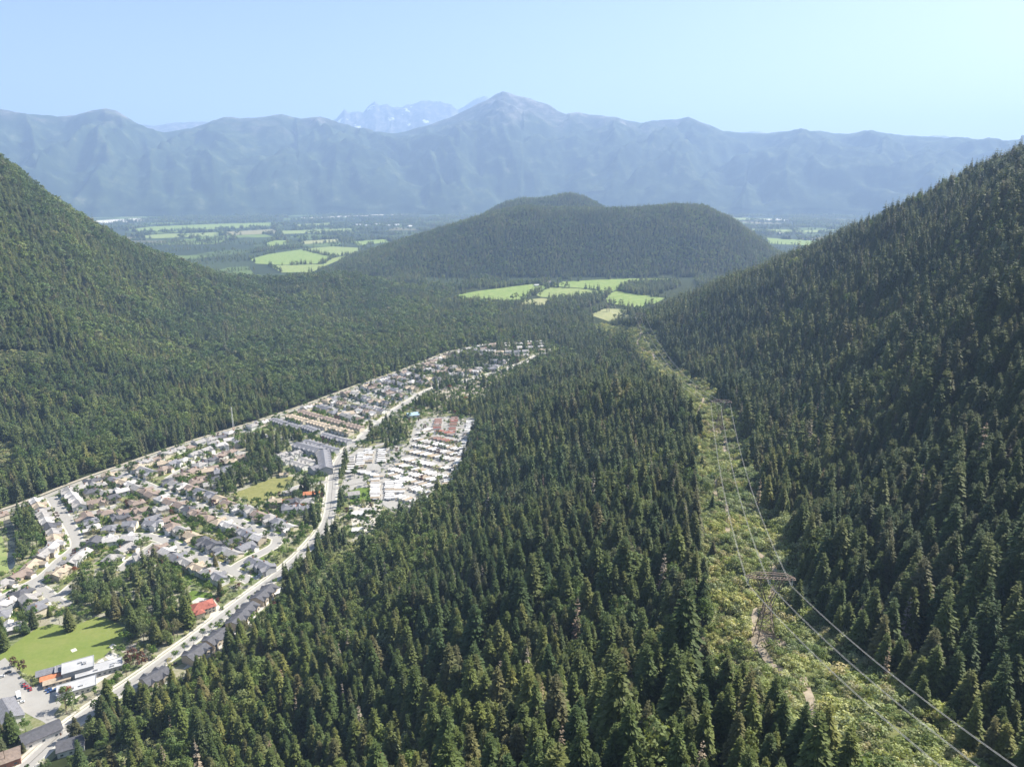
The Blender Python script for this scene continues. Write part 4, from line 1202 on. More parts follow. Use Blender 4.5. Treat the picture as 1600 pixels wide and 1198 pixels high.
# ------------------------------------------------------------------ utility poles along the main road
seg = np.hypot(*np.diff(main, axis=0).T); cum = np.concatenate([[0], np.cumsum(seg)])
PL = MB().tube([(0, 0, 0), (0, 0, 12)], [.22, .14], 6).mesh('pole', M['wood'])
PA = MB().box(-1.3, 1.3, -.08, .08, 10.9, 11.1).mesh('cross_arm', M['wood'])
for s_ in np.arange(20, 560, 46):
    p = np.array([np.interp(s_, cum, main[:, 0]), np.interp(s_, cum, main[:, 1])]); q = np.array([np.interp(s_ + 2, cum, main[:, 0]), np.interp(s_ + 2, cum, main[:, 1])])
    d = (q - p) / np.linalg.norm(q - p); n = np.array([-d[1], d[0]])
    p = p + n * 12.5
    t = empty('utility_pole', (p[0], p[1], 0), math.atan2(n[1], n[0]))
    tag(t, 'wooden utility pole with one cross arm along the main road', 'pole', 'utility poles along the main road')
    obj('pole', PL, t); obj('cross_arm', PA, t)
# lattice mast at the forest edge
x, y = at(365, 672)
t = empty('radio_mast', (x, y, 0)); tag(t, 'slim white lattice radio mast with a red foot at the forest edge', 'mast')
mm_ = MB(); H_ = 36
for k in range(3):
    a = 2.094 * k; mm_.bar((1.3 * math.cos(a), 1.3 * math.sin(a), 5), (.5 * math.cos(a), .5 * math.sin(a), H_), .16)
obj('shaft', mm_.mesh('mast_shaft', M['paint_w']), t)
mb = MB()
for k in range(3):
    a = 2.094 * k; mb.bar((1.5 * math.cos(a), 1.5 * math.sin(a), 0), (1.3 * math.cos(a), 1.3 * math.sin(a), 5), .2)
obj('foot', mb.mesh('mast_foot', M['mast_red']), t)
mz = MB()
for i in range(12):
    for k in range(3):
        z0 = i * 3; z1 = z0 + 3; a, b_ = 2.094 * k, 2.094 * (k + 1)
        r0 = 1.5 - z0 / H_; r1 = 1.5 - z1 / H_
        mz.bar((r0 * math.cos(a), r0 * math.sin(a), z0), (r1 * math.cos(b_), r1 * math.sin(b_), z1), .09)
obj('lattice', mz.mesh('mast_lattice', M['paint_w']), t)

# ------------------------------------------------------------------ transmission line
TH_ = 37.0
def tower_parts():
    P = {}
    zw = 20.0; bw = 4.6; ww = 1.5
    cor = [(1, 1), (-1, 1), (-1, -1), (1, -1)]
    P['leg'] = [MB().bar((c[0] * bw, c[1] * bw, -1.5), (c[0] * ww, c[1] * ww, zw), .24) for c in cor]
    P['bracing'] = []
    lev = [0, 5.5, 10.5, 14.5, 17.5, 20]
    for k in range(4):
        a, b_ = cor[k], cor[(k + 1) % 4]
        m_ = MB()
        for i in range(5):
            z0, z1 = lev[i], lev[i + 1]
            w0 = bw + (ww - bw) * z0 / zw; w1 = bw + (ww - bw) * z1 / zw
            m_.bar((a[0] * w0, a[1] * w0, z0), (b_[0] * w1, b_[1] * w1, z1), .11).bar((b_[0] * w0, b_[1] * w0, z0), (a[0] * w1, a[1] * w1, z1), .11).bar((a[0] * w1, a[1] * w1, z1), (b_[0] * w1, b_[1] * w1, z1), .11)
        P['bracing'].append(m_)
    P['fork'] = []
    for s_ in (-1, 1):
        m_ = MB()
        for yy in (-1, 1):
            m_.bar((s_ * ww, yy * ww, zw), (s_ * 6.6, yy * .9, TH_ - 3), .2).bar((s_ * .2, yy * ww, zw), (s_ * 5.2, yy * .9, TH_ - 3), .2)
            for i in range(5):
                u = i / 5; v_ = (i + 1) / 5
                m_.bar((s_ * (ww + 5.1 * u), yy * (ww + (.9 - ww) * u), zw + 14 * u), (s_ * (.2 + 5 * v_), yy * (ww + (.9 - ww) * v_), zw + 14 * v_), .1)
        P['fork'].append(m_)
    m_ = MB()
    for yy in (-.9, .9):
        m_.bar((-11.5, yy, TH_ - 3), (11.5, yy, TH_ - 3), .2).bar((-11.5, yy * .4, TH_ - 2.6), (-7, yy, TH_ - .6), .15).bar((11.5, yy * .4, TH_ - 2.6), (7, yy, TH_ - .6), .15).bar((-7, yy, TH_ - .6), (7, yy, TH_ - .6), .18)
        for i in range(14):
            x0 = -10.5 + 1.5 * i; x1 = x0 + 1.5
            zt = TH_ - .7 if -7 < (x0 + x1) / 2 < 7 else TH_ - 2
            m_.bar((x0, yy, TH_ - 3 if i % 2 else zt), (x1, yy, zt if i % 2 else TH_ - 3), .1)
    for i in range(16):
        x0 = -11.2 + 1.5 * i; m_.bar((x0, -.9, TH_ - 3), (min(x0 + 1.5, 11.4), .9, TH_ - 3), .1)
    P['cross_beam'] = [m_]
    P['insulator'] = []
    for x0 in (-10.2, 0, 10.2):
        q = MB().tube([(x0, 0, TH_ - 3.1), (x0, 0, TH_ - 6.6)], .2, 6)
        for i in range(6): q.tube([(x0, 0, TH_ - 3.4 - i * .5), (x0, 0, TH_ - 3.55 - i * .5)], .36, 6)
        P['insulator'].append(q)
    P['footing'] = [MB().box(c[0] * bw - .6, c[0] * bw + .6, c[1] * bw - .6, c[1] * bw + .6, -3, .3) for c in cor]
    return {k: [m_.mesh('tower_' + k, M['steel' if k not in ('insulator', 'footing') else ('insul' if k == 'insulator' else 'concrete')]) for m_ in v] for k, v in P.items()}
TP = tower_parts()
TOW = [(123, 312), (226, 758), (262, 1480)]
tz = [h1(*p) for p in TOW]
fx_, fy_ = at(950, 487); TOW.append((fx_, fy_)); tz.append(0.0)
tl = ['tall rust-brown lattice transmission tower standing in the shrubs of the cleared strip', 'lattice transmission tower on the bare knoll halfway along the cleared strip', 'far lattice transmission tower where the cleared strip leaves the slope', 'tiny lattice transmission tower at the pale field beyond the spur']
tr = [-0.11, -0.16, -.05, .1]
arms = []
for k, (p, z, lb, r) in enumerate(zip(TOW, tz, tl, tr)):
    t = empty('transmission_tower', (p[0], p[1], z), r); tag(t, lb, 'pylon')
    for pn, ms in TP.items():
        for me in ms: obj(pn, me, t)
    c_, s_ = math.cos(r), math.sin(r)
    arms.append([(p[0] + a * c_, p[1] + a * s_, z + TH_ - 6.7) for a in (-10.2, 0, 10.2)])
arm0 = [(123 + a, -52, 292) for a in (-10.2, 0, 10.2)]
spans = [arm0] + arms
wl_names = ['left', 'middle', 'right']
for i in range(len(spans) - 1):
    for j in range(3):
        A = Vector(spans[i][j]); B = Vector(spans[i + 1][j])
        d = (B - A); hn = Vector((-d.y, d.x, 0)).normalized()
        sag = [17, 14, 26, 20][i]
        t = empty('conductor', A)
        where = ['in the near span above the cleared strip', 'between the near tower and the knoll tower', 'between the knoll tower and the far tower', 'between the far tower and the field tower'][i]
        side = ['on the town side', 'in the middle', 'on the hillside side'][j]
        tag(t, f'twin aluminium power line {where}, {side}', 'power line')
        for o_ in (-.24, .24):
            pts_ = []
            n_ = 40
            for k in range(n_ + 1):
                u = k / n_
                pts_.append(d * u + hn * o_ - Vector((0, 0, sag * 4 * u * (1 - u))))
            obj('wire', MB().tube(pts_, .062 if i < 2 else .07, 5).mesh('wire', M['wire']), t)
        sp_ = MB()
        for k in range(2, 39, 4):
            u = k / 40
            c_ = d * u - Vector((0, 0, sag * 4 * u * (1 - u)))
            sp_.bar(c_ - hn * .3, c_ + hn * .3, .07)
        obj('spacer', sp_.mesh('spacer', M['wire']), t)

# ------------------------------------------------------------------ trees: shapes
def conifer_vf(h, r, seed, whorls, nb, twigs=True, sparse=0.0, top=0.0):
    """crown of drooping, ragged boughs in whorls round a stem"""
    R = random.Random(seed)
    v = []; f = []
    for i in range(whorls):
        u = 0.10 + 0.88 * (i + R.uniform(-.3, .3)) / whorls
        u = min(max(u, .06), .985)
        z = h * u
        prof = (1 - u) ** 0.70 * (0.55 + 0.45 * min(1, u / .22))
        rad = r * prof * 1.12 + 0.25
        n = max(4, int(nb * (0.55 + 0.6 * (1 - u))))
        a0 = R.uniform(0, 6.28)
        for k in range(n):
            if R.random() < sparse: continue
            a = a0 + 6.283 * k / n + R.uniform(-.3, .3)
            L = rad * R.uniform(.55, 1.2)
            dz = -L * R.uniform(.12, .42) + (u > .8) * L * .55
            w = L * R.uniform(.26, .40) * min(1.0, 9.5 / nb) + .1
            ca, sa = math.cos(a), math.sin(a)
            o = len(v)
            zb = z + R.uniform(-.25, .25) * h / whorls
            b0 = (0.06 * L * ca, 0.06 * L * sa, zb + .12 * L)
            mid = (0.55 * L * ca, 0.55 * L * sa, zb + dz * .35 + .10 * L)
            lf = (0.55 * L * ca - w * sa, 0.55 * L * sa + w * ca, zb + dz * .6 - w * .35)
            rt = (0.55 * L * ca + w * sa, 0.55 * L * sa - w * ca, zb + dz * .6 - w * .35)
            tp = (L * ca, L * sa, zb + dz)
            v += [b0, lf, mid, rt, tp]
            f += [(o, o + 1, o + 2), (o, o + 2, o + 3), (o + 1, o + 4, o + 2), (o + 2, o + 4, o + 3)]
            if twigs:
                for sg in (-1, 1):
                    o = len(v)
                    q = R.uniform(.30, .45); a2 = a + sg * R.uniform(.45, .8)
                    c2, s2 = math.cos(a2), math.sin(a2)
                    L2 = L * R.uniform(.45, .62)
                    p0 = (q * L * ca, q * L * sa, zb + dz * q + .05 * L)
                    v += [p0, (p0[0] + L2 * c2 - .16 * L * s2, p0[1] + L2 * s2 + .16 * L * c2, p0[2] + dz * .5), (p0[0] + L2 * 1.25 * c2, p0[1] + L2 * 1.25 * s2, p0[2] + dz * .55 - .06 * L), (p0[0] + L2 * c2 + .16 * L * s2, p0[1] + L2 * s2 - .16 * L * c2, p0[2] + dz * .5)]
                    f += [(o, o + 1, o + 2), (o, o + 2, o + 3)]
    o = len(v)      # leader
    v += [(.22, 0, h * .93), (-.11, .19, h * .93), (-.11, -.19, h * .93), (0, 0, h * 1.02)]
    f += [(o, o + 1, o + 3), (o + 1, o + 2, o + 3), (o + 2, o, o + 3)]
    return v, f

def broad_vf(h, r, seed, clumps, leaves, size, base=.28):
    """crown of leaf sprays gathered in uneven clumps"""
    R = random.Random(seed)
    v = []; f = []
    cs = []
    for c in range(clumps):
        a = R.uniform(0, 6.283); u = R.uniform(-.75, 1)
        s_ = math.sqrt(max(0, 1 - u * u)) * R.uniform(.35, .85)
        cs.append((r * s_ * math.cos(a), r * s_ * math.sin(a), h * (base + (1 - base) * (.5 + .40 * u)), r * R.uniform(.30, .52)))
    for (cx, cy_, cz, cr) in cs:
        for k in range(leaves):
            u = R.uniform(-.55, 1); a = R.uniform(0, 6.283); s_ = math.sqrt(1 - u * u)
            n = Vector((s_ * math.cos(a), s_ * math.sin(a), u))
            q = cr * R.uniform(.72, 1.08)
            p = Vector((cx, cy_, cz)) + Vector((n.x * q, n.y * q, n.z * q * .85))
            n2 = (n + Vector((R.uniform(-.6, .6), R.uniform(-.6, .6), R.uniform(-.3, .7)))).normalized()
            t1 = n2.orthogonal().normalized()
            an = R.uniform(0, 3.14)
            t2 = n2.cross(t1)
            e1 = (t1 * math.cos(an) + t2 * math.sin(an)) * size * R.uniform(.6, 1.3); e2 = (t2 * math.cos(an) - t1 * math.sin(an)) * size * R.uniform(.5, 1.0)
            o = len(v)
            v += [p - e1, p - e2 * .9, p + e1 * .9 - n2 * size * .15, p + e2]
            f += [(o, o + 1, o + 2, o + 3)]
    return v, f

def trunk_vf(h, r, n=6, limbs=0, seed=0):
    m_ = MB().tube([(0, 0, -1.5), (0.05, 0.03, h * .35), (0, 0.05, h * .7), (0, 0, h * .97)], [r, r * .78, r * .42, r * .08], n)
    R = random.Random(seed)
    for k in range(limbs):
        a = R.uniform(0, 6.28); z = h * R.uniform(.3, .62); L = h * R.uniform(.18, .30)
        m_.tube([(0, 0, z), (L * .5 * math.cos(a), L * .5 * math.sin(a), z + L * .35), (L * math.cos(a), L * math.sin(a), z + L * .85)], [r * .42, r * .28, r * .08], 4)
    return m_.v, m_.f

class Proto:
    def __init__(s, crown, trunk, mat):
        s.crown = mesh_from('crown', *crown, mat)
        s.trunk = mesh_from('trunk', *trunk, M['bark'])
        mb_ = MB().add(*crown); n0 = len(mb_.f); mb_.add(*trunk)
        s.joint = mb_.mesh('tree', mat); s.joint.materials.append(M['bark'])
        s.joint.polygons.foreach_set('material_index', [0] * n0 + [1] * (len(mb_.f) - n0))
CONH = [Proto(conifer_vf(24 + 2 * k, 5.0 + .45 * (k % 3), 10 + k, 28, 15), trunk_vf(24 + 2 * k, .42), M['conifer']) for k in range(5)]
CONM = [Proto(conifer_vf(24 + 2 * k, 5.1 + .5 * (k % 2), 30 + k, 17, 11, False), trunk_vf(24, .4, 4), M['conifer']) for k in range(4)]
CONL = [Proto(conifer_vf(24 + 2 * k, 5.4, 50 + k, 9, 7, False), trunk_vf(22, .4, 3), M['conifer']) for k in range(3)]
BROH = [Proto(broad_vf(17 + 1.5 * k, 5.6 + .4 * k, 70 + k, 16, 44, .62), trunk_vf(13, .36, 6, 5, k), M['broad']) for k in range(4)]
BROM = [Proto(broad_vf(17 + 1.5 * k, 5.8, 80 + k, 11, 20, .95), trunk_vf(12, .36, 4), M['broad']) for k in range(3)]
BROL = [Proto(broad_vf(16 + 2 * k, 6.2, 90 + k, 7, 9, 1.7), trunk_vf(12, .36, 3), M['broad']) for k in range(3)]
PALE = [Proto(broad_vf(12 + 2 * k, 4.6, 100 + k, 14, 40, .5), trunk_vf(10, .25, 5, 4, k), M['pale']) for k in range(2)]
DEAD = [Proto(conifer_vf(24 + 3 * k, 2.9, 110 + k, 17, 6, True, .25), trunk_vf(25 + 3 * k, .36), M['dead']) for k in range(3)]
YARDT = [Proto(broad_vf(6.5 + k, 2.5 + .25 * k, 120 + k, 9, 26, .42, .2), trunk_vf(5, .16, 5), M['yard']) for k in range(3)]
PLUMT = [Proto(broad_vf(6.5, 2.5, 131, 9, 26, .4, .2), trunk_vf(5, .16, 5), M['plum'])]
AUTT = [Proto(broad_vf(6, 2.6, 132, 9, 26, .4, .2), trunk_vf(5, .16, 5), M['autumn'])]
SHR = [Proto(broad_vf(2.2 + .7 * k, 1.7 + .5 * k, 140 + k, 7, 34, .30, .0), trunk_vf(1.5, .06, 3), M['shrub']) for k in range(4)]
SHRP = [Proto(broad_vf(3.4, 2.2, 150, 8, 34, .28, .0), trunk_vf(2, .07, 3), M['pale'])]

# kinds of plant a scatter can choose from; these collections are only sources for the instancing
def lib(name, protos):
    c = bpy.data.collections.new(name)
    for i, p in enumerate(protos):
        o = bpy.data.objects.new(f'{name}_{i:02d}', p.joint)
        c.objects.link(o)
    return c
LIBH = lib('near_kinds', CONH + BROH + PALE + DEAD)           # 0-4 conifer, 5-8 broad, 9-10 pale, 11-13 dead
LIBM = lib('mid_kinds', CONM + BROM + PALE[:1] + DEAD[:1])    # 0-3, 4-6, 7, 8
LIBL = lib('far_kinds', CONL + BROL)                          # 0-2, 3-5
LIBS = lib('shrub_kinds', SHR + SHRP)                         # 0-3, 4
LIBY = lib('garden_kinds', YARDT + PLUMT + AUTT + SHR)        # 0-2, 3, 4, 5-8

def scatter(name, pts, scl, rot, idx, coll, label, cat):
    me = bpy.data.meshes.new(name)
    n = len(pts)
    me.vertices.add(n); me.vertices.foreach_set('co', np.asarray(pts, np.float32).ravel())
    for an, ty, data in (('scl', 'FLOAT_VECTOR', scl), ('rot', 'FLOAT_VECTOR', rot)):
        a = me.attributes.new(an, ty, 'POINT'); a.data.foreach_set('vector', np.asarray(data, np.float32).ravel())
    a = me.attributes.new('kind_index', 'INT', 'POINT'); a.data.foreach_set('value', np.asarray(idx, np.int32))
    o = obj(name, me)
    tag(o, label, cat, kind='stuff')
    gname = 'scatter_' + coll.name
    ng = bpy.data.node_groups.get(gname)
    if ng is None:
        ng = bpy.data.node_groups.new(gname, 'GeometryNodeTree')
        ng.interface.new_socket('Geometry', in_out='INPUT', socket_type='NodeSocketGeometry')
        ng.interface.new_socket('Geometry', in_out='OUTPUT', socket_type='NodeSocketGeometry')
        N = ng.nodes; Lk = ng.links
        gi = N.new('NodeGroupInput'); go = N.new('NodeGroupOutput')
        ci = N.new('GeometryNodeCollectionInfo'); ci.inputs['Collection'].default_value = coll
        ci.inputs['Separate Children'].default_value = True; ci.inputs['Reset Children'].default_value = True
        ip = N.new('GeometryNodeInstanceOnPoints'); ip.inputs['Pick Instance'].default_value = True
        def na(nm, ty):
            q = N.new('GeometryNodeInputNamedAttribute'); q.data_type = ty; q.inputs['Name'].default_value = nm
            return [s_ for s_ in q.outputs if s_.enabled and s_.name == 'Attribute'][0]
        Lk.new(gi.outputs[0], ip.inputs['Points']); Lk.new(ci.outputs[0], ip.inputs['Instance'])
        Lk.new(na('kind_index', 'INT'), ip.inputs['Instance Index']); Lk.new(na('rot', 'FLOAT_VECTOR'), ip.inputs['Rotation']); Lk.new(na('scl', 'FLOAT_VECTOR'), ip.inputs['Scale'])
        Lk.new(ip.outputs[0], go.inputs[0])
    md = o.modifiers.new('scatter', 'NODES'); md.node_group = ng
    return o

# ------------------------------------------------------------------ where the trees grow
def jgrid(x0, x1, y0, y1, step, jit=.42):
    gx, gy = np.meshgrid(np.arange(x0, x1, step), np.arange(y0, y1, step * .87))
    gx = gx + (np.arange(gx.shape[0]) % 2)[:, None] * step * .5
    q = np.stack([gx.ravel(), gy.ravel()], 1)
    return q + RNG.uniform(-jit, jit, q.shape) * step

def in_view(P, hgt=28, margin=160):
    ax, ay, d = project(P)
    bx_, by_, _ = project(P + np.array([0, 0, hgt]))
    return (d > 20) & (ax > -margin) & (ax < 1600 + margin) & (by_ < 1198 + margin) & (ay > -400)

def unhidden(P, slack=34):
    """drop trees that stand well behind a crest"""
    c = np.array([0, 0, CAM_H]); keep = np.ones(len(P), bool)
    top = P + np.array([0, 0, 26])
    for s_ in np.linspace(.12, .97, 34):
        q = c + (top - c) * s_
        keep &= hfast(q[:, 0], q[:, 1]) < q[:, 2] + slack
    return keep

ROWL = np.array([(p[0], p[1]) for p in ROWP] + [(264, 1486), (250, 1800)])
ROWL = catmull([(123, -60), (124, 120), (124, 216), (126, 312), (152, 440), (186, 600), (224, 758), (246, 1050), (260, 1480), (225, 1800), (fx_, fy_)], 6)
MEADOWS = [gpoly([(470, 935), (488, 885), (530, 852), (590, 838), (602, 846), (560, 876), (520, 905), (505, 935)]), zone([(120, 1198), (180, 1168), (285, 1165), (300, 1180), (240, 1230), (150, 1240)])]
M2 = [gpoly([(0, 548), (60, 552), (105, 556), (80, 570), (0, 580), (-60, 575)]), gpoly([(-40, 690), (20, 690), (30, 720), (15, 755), (-40, 755)]), gpoly([(292, 548), (306, 540), (312, 550), (300, 565), (294, 562)]), gpoly([(130, 590), (160, 584), (170, 592), (140, 600)])]
FARMZ = [zone([(690, 472), (712, 454), (860, 438), (1075, 427), (1090, 445), (1040, 482), (1010, 505), (935, 506), (905, 488), (880, 480), (800, 479), (720, 474)]), zone([(380, 412), (395, 396), (470, 386), (575, 385), (565, 398), (520, 430), (430, 430)])]

cand = []
def add_region(q, lod, region):
    z = height(q[:, 0], q[:, 1])
    P = np.concatenate([q, z[:, None]], 1)
    keep = in_view(P)
    P = P[keep]
    keep = unhidden(P)
    return P[keep]

# near and middle ground: spur, right hillside, left mountain, valley woods
q = np.concatenate([jgrid(-420, 760, 60, 900, 6.4, .66), jgrid(-420, 1150, 900, 2050, 7.2, .64), jgrid(-1600, -420, 500, 2600, 7.6, .62), jgrid(-420, 420, 2050, 2640, 8.4, .62)])
q = q[(vnoise(q[:, 0] / 17, q[:, 1] / 17) > -.30) & (vnoise(q[:, 0] / 41 + 7, q[:, 1] / 41) > -.42)]
roww = seg_dist(ROWL, q)
edge = 27 + 7 * vnoise(q[:, 0] / 30, q[:, 1] / 30) * 2
edge = np.where(q[:, 0] < np.interp(q[:, 1], ROWL[:, 1], ROWL[:, 0]), edge + 1 + 6 * vnoise(q[:, 0] / 12, q[:, 1] / 12), edge)
edge = np.where(q[:, 1] < 330, edge + 4, edge)
edge = np.where(q[:, 1] > 900, edge - 4, edge)
ok = (roww > edge) | ((roww > 15) & (RNG.random(len(q)) < .05) & (q[:, 1] > 330))
tin = inside(TOWN, q)
dpl = np.full(len(q), 1e9)
ft = np.where(tin & (q[:, 1] > 1250))[0]
for (a, b_, r) in PLACED:
    if b_ > 1200: dpl[ft] = np.minimum(dpl[ft], np.hypot(q[ft, 0] - a, q[ft, 1] - b_) - r)
for s2 in STREETS.values(): dpl[ft] = np.minimum(dpl[ft], seg_dist(s2['L'], q[ft]) - s2['w'] / 2 - 2)
thick = np.clip((q[:, 1] - 1250) / 600, 0.1, .55) * (1 + 1.5 * vnoise(q[:, 0] / 60, q[:, 1] / 60))
ok &= ~tin | ((q[:, 1] > 1250) & (dpl > 1.5) & (RNG.random(len(q)) < thick))
for P_ in MEADOWS + M2 + FARMZ + [CREEK, FIELD_LEFT]: ok &= ~inside(P_, q)
ok &= seg_dist(north, q) > 11
ok &= seg_dist(main, q) > 9
q = q[ok]
for (a, b_, r) in [w_ for w_ in PLACED if w_[2] > 9]: q = q[np.hypot(q[:, 0] - a, q[:, 1] - b_) > r + 5]
FOREST = add_region(q, 0, '')
# groves that stand inside the town
gq = []
for k, G in GROVES.items():
    x0, y0 = G.min(0); x1, y1 = G.max(0)
    c = jgrid(x0, x1, y0, y1, 7.6)
    c = c[inside(G, c)]
    gq.append(c)
gq = np.concatenate(gq)
okg = np.ones(len(gq), bool)
for s2 in STREETS.values(): okg &= seg_dist(s2['L'], gq) > s2['w'] / 2 + 3.5
PA_ = np.array(PLACED)
for i in range(len(gq)):
    if np.any(np.hypot(PA_[:, 0] - gq[i, 0], PA_[:, 1] - gq[i, 1]) < PA_[:, 2] + 1.5): okg[i] = False
for P_ in BAR: okg &= ~inside(P_, gq)
gq = gq[okg]
GROVE = np.concatenate([gq, height(gq[:, 0], gq[:, 1])[:, None]], 1)
GROVE = GROVE[in_view(GROVE)]
ALL = np.concatenate([FOREST, GROVE])
isg = np.concatenate([np.zeros(len(FOREST), bool), np.ones(len(GROVE), bool)])
px, py, dep = project(ALL)
x, y = ALL[:, 0], ALL[:, 1]
nb = fbm(x / 130, y / 130, 3)
leftside = (x < seg_dist(north, ALL[:, :2]) * 0 - 150) & (y > 700)
left_m = np.zeros(len(ALL), bool)
nl = north
left_m = (np.interp(y, nl[:, 1], nl[:, 0]) > x) & (y > nl[:, 1].min())
pb = np.where(left_m, np.clip(.44 + 1.7 * nb, .05, .93), np.clip(.10 + .9 * (nb - .05), .04, .6))
right_h = x > np.interp(y, ROWL[:, 1], ROWL[:, 0])
pb = np.where(right_h, np.clip(.03 + .5 * (nb - .25), .015, .3), pb)
pb = np.where(isg, .48, pb)
near_town = (~left_m) & (~right_h) & (y < 1000) & (ALL[:, 2] < 25)
pb = np.where(near_town & ~isg, .6, pb)
rndv = RNG.random(len(ALL))
broad = rndv < pb
pale = (~left_m) & (~isg) & (vnoise(x / 55 + 9, y / 55) > .30) & (RNG.random(len(ALL)) < .5)
pale |= (np.abs(seg_dist(ROWL, ALL[:, :2]) - 33) < 9) & (RNG.random(len(ALL)) < .22) & (dep < 1200)
dead = (~broad) & (~pale) & (~isg) & (RNG.random(len(ALL)) < np.where(left_m, .006, .03))
kind = np.where(dead, 3, np.where(pale, 2, np.where(broad, 1, 0)))
size = RNG.normal(1.0, .24, len(ALL)).clip(.4, 1.55) * (1 + .42 * fbm(x / 60 + 3, y / 60, 2)) * np.where(RNG.random(len(ALL)) < .18, .62, 1.06)
size = np.where(kind == 0, size * .77, size * .76)
size = np.where((kind == 0) & (RNG.random(len(ALL)) < .06), size * 1.35, size)
size = np.where(left_m & (kind == 1), size * 1.2, size)
size = np.where((kind == 0) & (dep > 1000), size * .95, size)
dmain = seg_dist(main, ALL[:, :2])
size = np.where((~isg) & (dmain < 75) & (y < 760), size * np.clip(.5 + .5 * (dmain - 20) / 55, .42, 1), size)
size = np.where(isg, size * .82, size)
rz = RNG.uniform(0, 6.283, len(ALL))
wid = RNG.uniform(.85, 1.15, len(ALL))

def emit(sel, lodlib, offs, name, label):
    """sel: mask; offs: first index and count for each kind in that library"""
    if not sel.any(): return
    k = kind[sel]
    ii = np.zeros(len(k), int)
    for kk, (a, c) in enumerate(offs):
        m_ = k == kk
        ii[m_] = a + RNG.integers(0, c, m_.sum())
    s_ = np.stack([size[sel] * wid[sel], size[sel] * wid[sel], size[sel]], 1)
    r_ = np.zeros((len(k), 3)); r_[:, 2] = rz[sel]
    r_[:, 0] = RNG.normal(0, .025, len(k)); r_[:, 1] = RNG.normal(0, .025, len(k))
    scatter(name, ALL[sel], s_, r_, ii, lodlib, label, 'forest')

# the ones that show largest stand as trees of their own
single = np.zeros(len(ALL), bool)
vis = (px > 4) & (px < 1596) & (py > 250) & (py < 1215) & unhidden(ALL, -1.0)
LB = {0: ('conifer', 'conifer', CONH), 1: ('broadleaf_tree', 'tree', BROH), 2: ('pale_tree', 'tree', PALE), 3: ('dead_conifer', 'dead tree', DEAD)}
def place_words(i):
    if isg[i]:
        for k, G in GROVES.items():
            if inside(G, ALL[i:i + 1, :2])[0]:
                return {'school': 'in the grove beside the school playing field', 'creek': 'beside the creek', 'hedge': 'in the hedge of the playing field', 'mid': 'in the dark grove above the dry meadow', 'farm': 'in the row by the farm lane', 'road': 'along the wooded bend of the main road',
                        'line': 'in the line between the main road and the mobile homes', 'mid2': 'in the clump above the mobile homes', 'flat': 'in the wood behind the mobile homes', 'belt': 'in the belt at the far houses', 'north': 'among the far houses', 'left': 'at the lower bend of the main road', 'corner': 'behind the parking lot buildings'}[k]
        return 'in the town'
    dr = seg_dist(ROWL, ALL[i:i + 1, :2])[0]
    if dr < 48 and not left_m[i]: return 'at the edge of the cleared strip, ' + ('hillside side' if right_h[i] else 'town side')
    if left_m[i]: return 'in the valley woods beyond the forest road'
    if right_h[i]: return 'low on the hillside across the power line' if dr < 80 else 'higher on the steep hillside across the power line'
    if ALL[i, 2] < 25: return 'at the wooded foot of the spur by the town'
    return 'on the crest of the wooded spur' if dr < 120 else 'on the slope of the wooded spur facing the town'
for kk, lim in ((0, 298), (1, 240), (2, 110), (3, 60)):
    c = np.where((kind == kk) & vis)[0]
    c = c[np.argsort(dep[c] / size[c])][:lim]
    if kk == 1:
        g_ = np.where((kind == 1) & vis & isg)[0]
        g_ = g_[np.argsort(dep[g_])][:90]
        c = np.unique(np.concatenate([c[:200], g_]))
    nm, cat, protos = LB[kk]
    for i in c:
        p = protos[RNG.integers(0, len(protos))]
        t = empty(nm, tuple(ALL[i]), float(rz[i]), (float(size[i] * wid[i]), float(size[i] * wid[i]), float(size[i])))
        tall = 'very tall' if size[i] > 1.05 else 'tall' if size[i] > .84 else 'medium-sized' if size[i] > .66 else 'short'
        desc = {0: f'{tall} dark green conifer', 1: f'{tall} round-crowned broadleaf tree', 2: f'{tall} pale glare-painted tree', 3: f'{tall} dead brown-grey conifer'}[kk]
        lb = f'{desc} {place_words(i)}'
        tag(t, lb, cat, lb)
        obj('trunk', p.trunk, t); obj('crown', p.crown, t)
    single[c] = True
rest = ~single
OH = [(0, 5), (5, 4), (9, 2), (11, 3)]; OM = [(0, 4), (4, 3), (7, 1), (8, 1)]; OL = [(0, 3), (3, 3), (3, 3), (0, 3)]
near = dep < 620; midd = (dep >= 620) & (dep < 1350); far = dep >= 1350
emit(rest & near & ~right_h & ~left_m, LIBH, OH, 'spur_forest', 'dense conifer forest covering the spur below the power line')
emit(rest & near & right_h, LIBH, OH, 'hillside_forest', 'dense conifer forest on the near part of the right hillside')
emit(rest & midd & ~right_h & ~left_m, LIBM, OM, 'spur_forest', 'conifer forest on the farther part of the spur')
emit(rest & midd & right_h, LIBM, OM, 'hillside_forest', 'conifer forest on the middle part of the right hillside')
emit(rest & left_m & (dep < 1350), LIBM, OM, 'valley_forest', 'mixed forest beyond the straight road at the forest edge')
emit(rest & left_m & far, LIBL, OL, 'mountainside_forest', 'mixed forest climbing the left mountain')
emit(rest & far & ~left_m, LIBL, OL, 'far_slope_forest', 'conifer forest at the far end of the right hillside and spur')

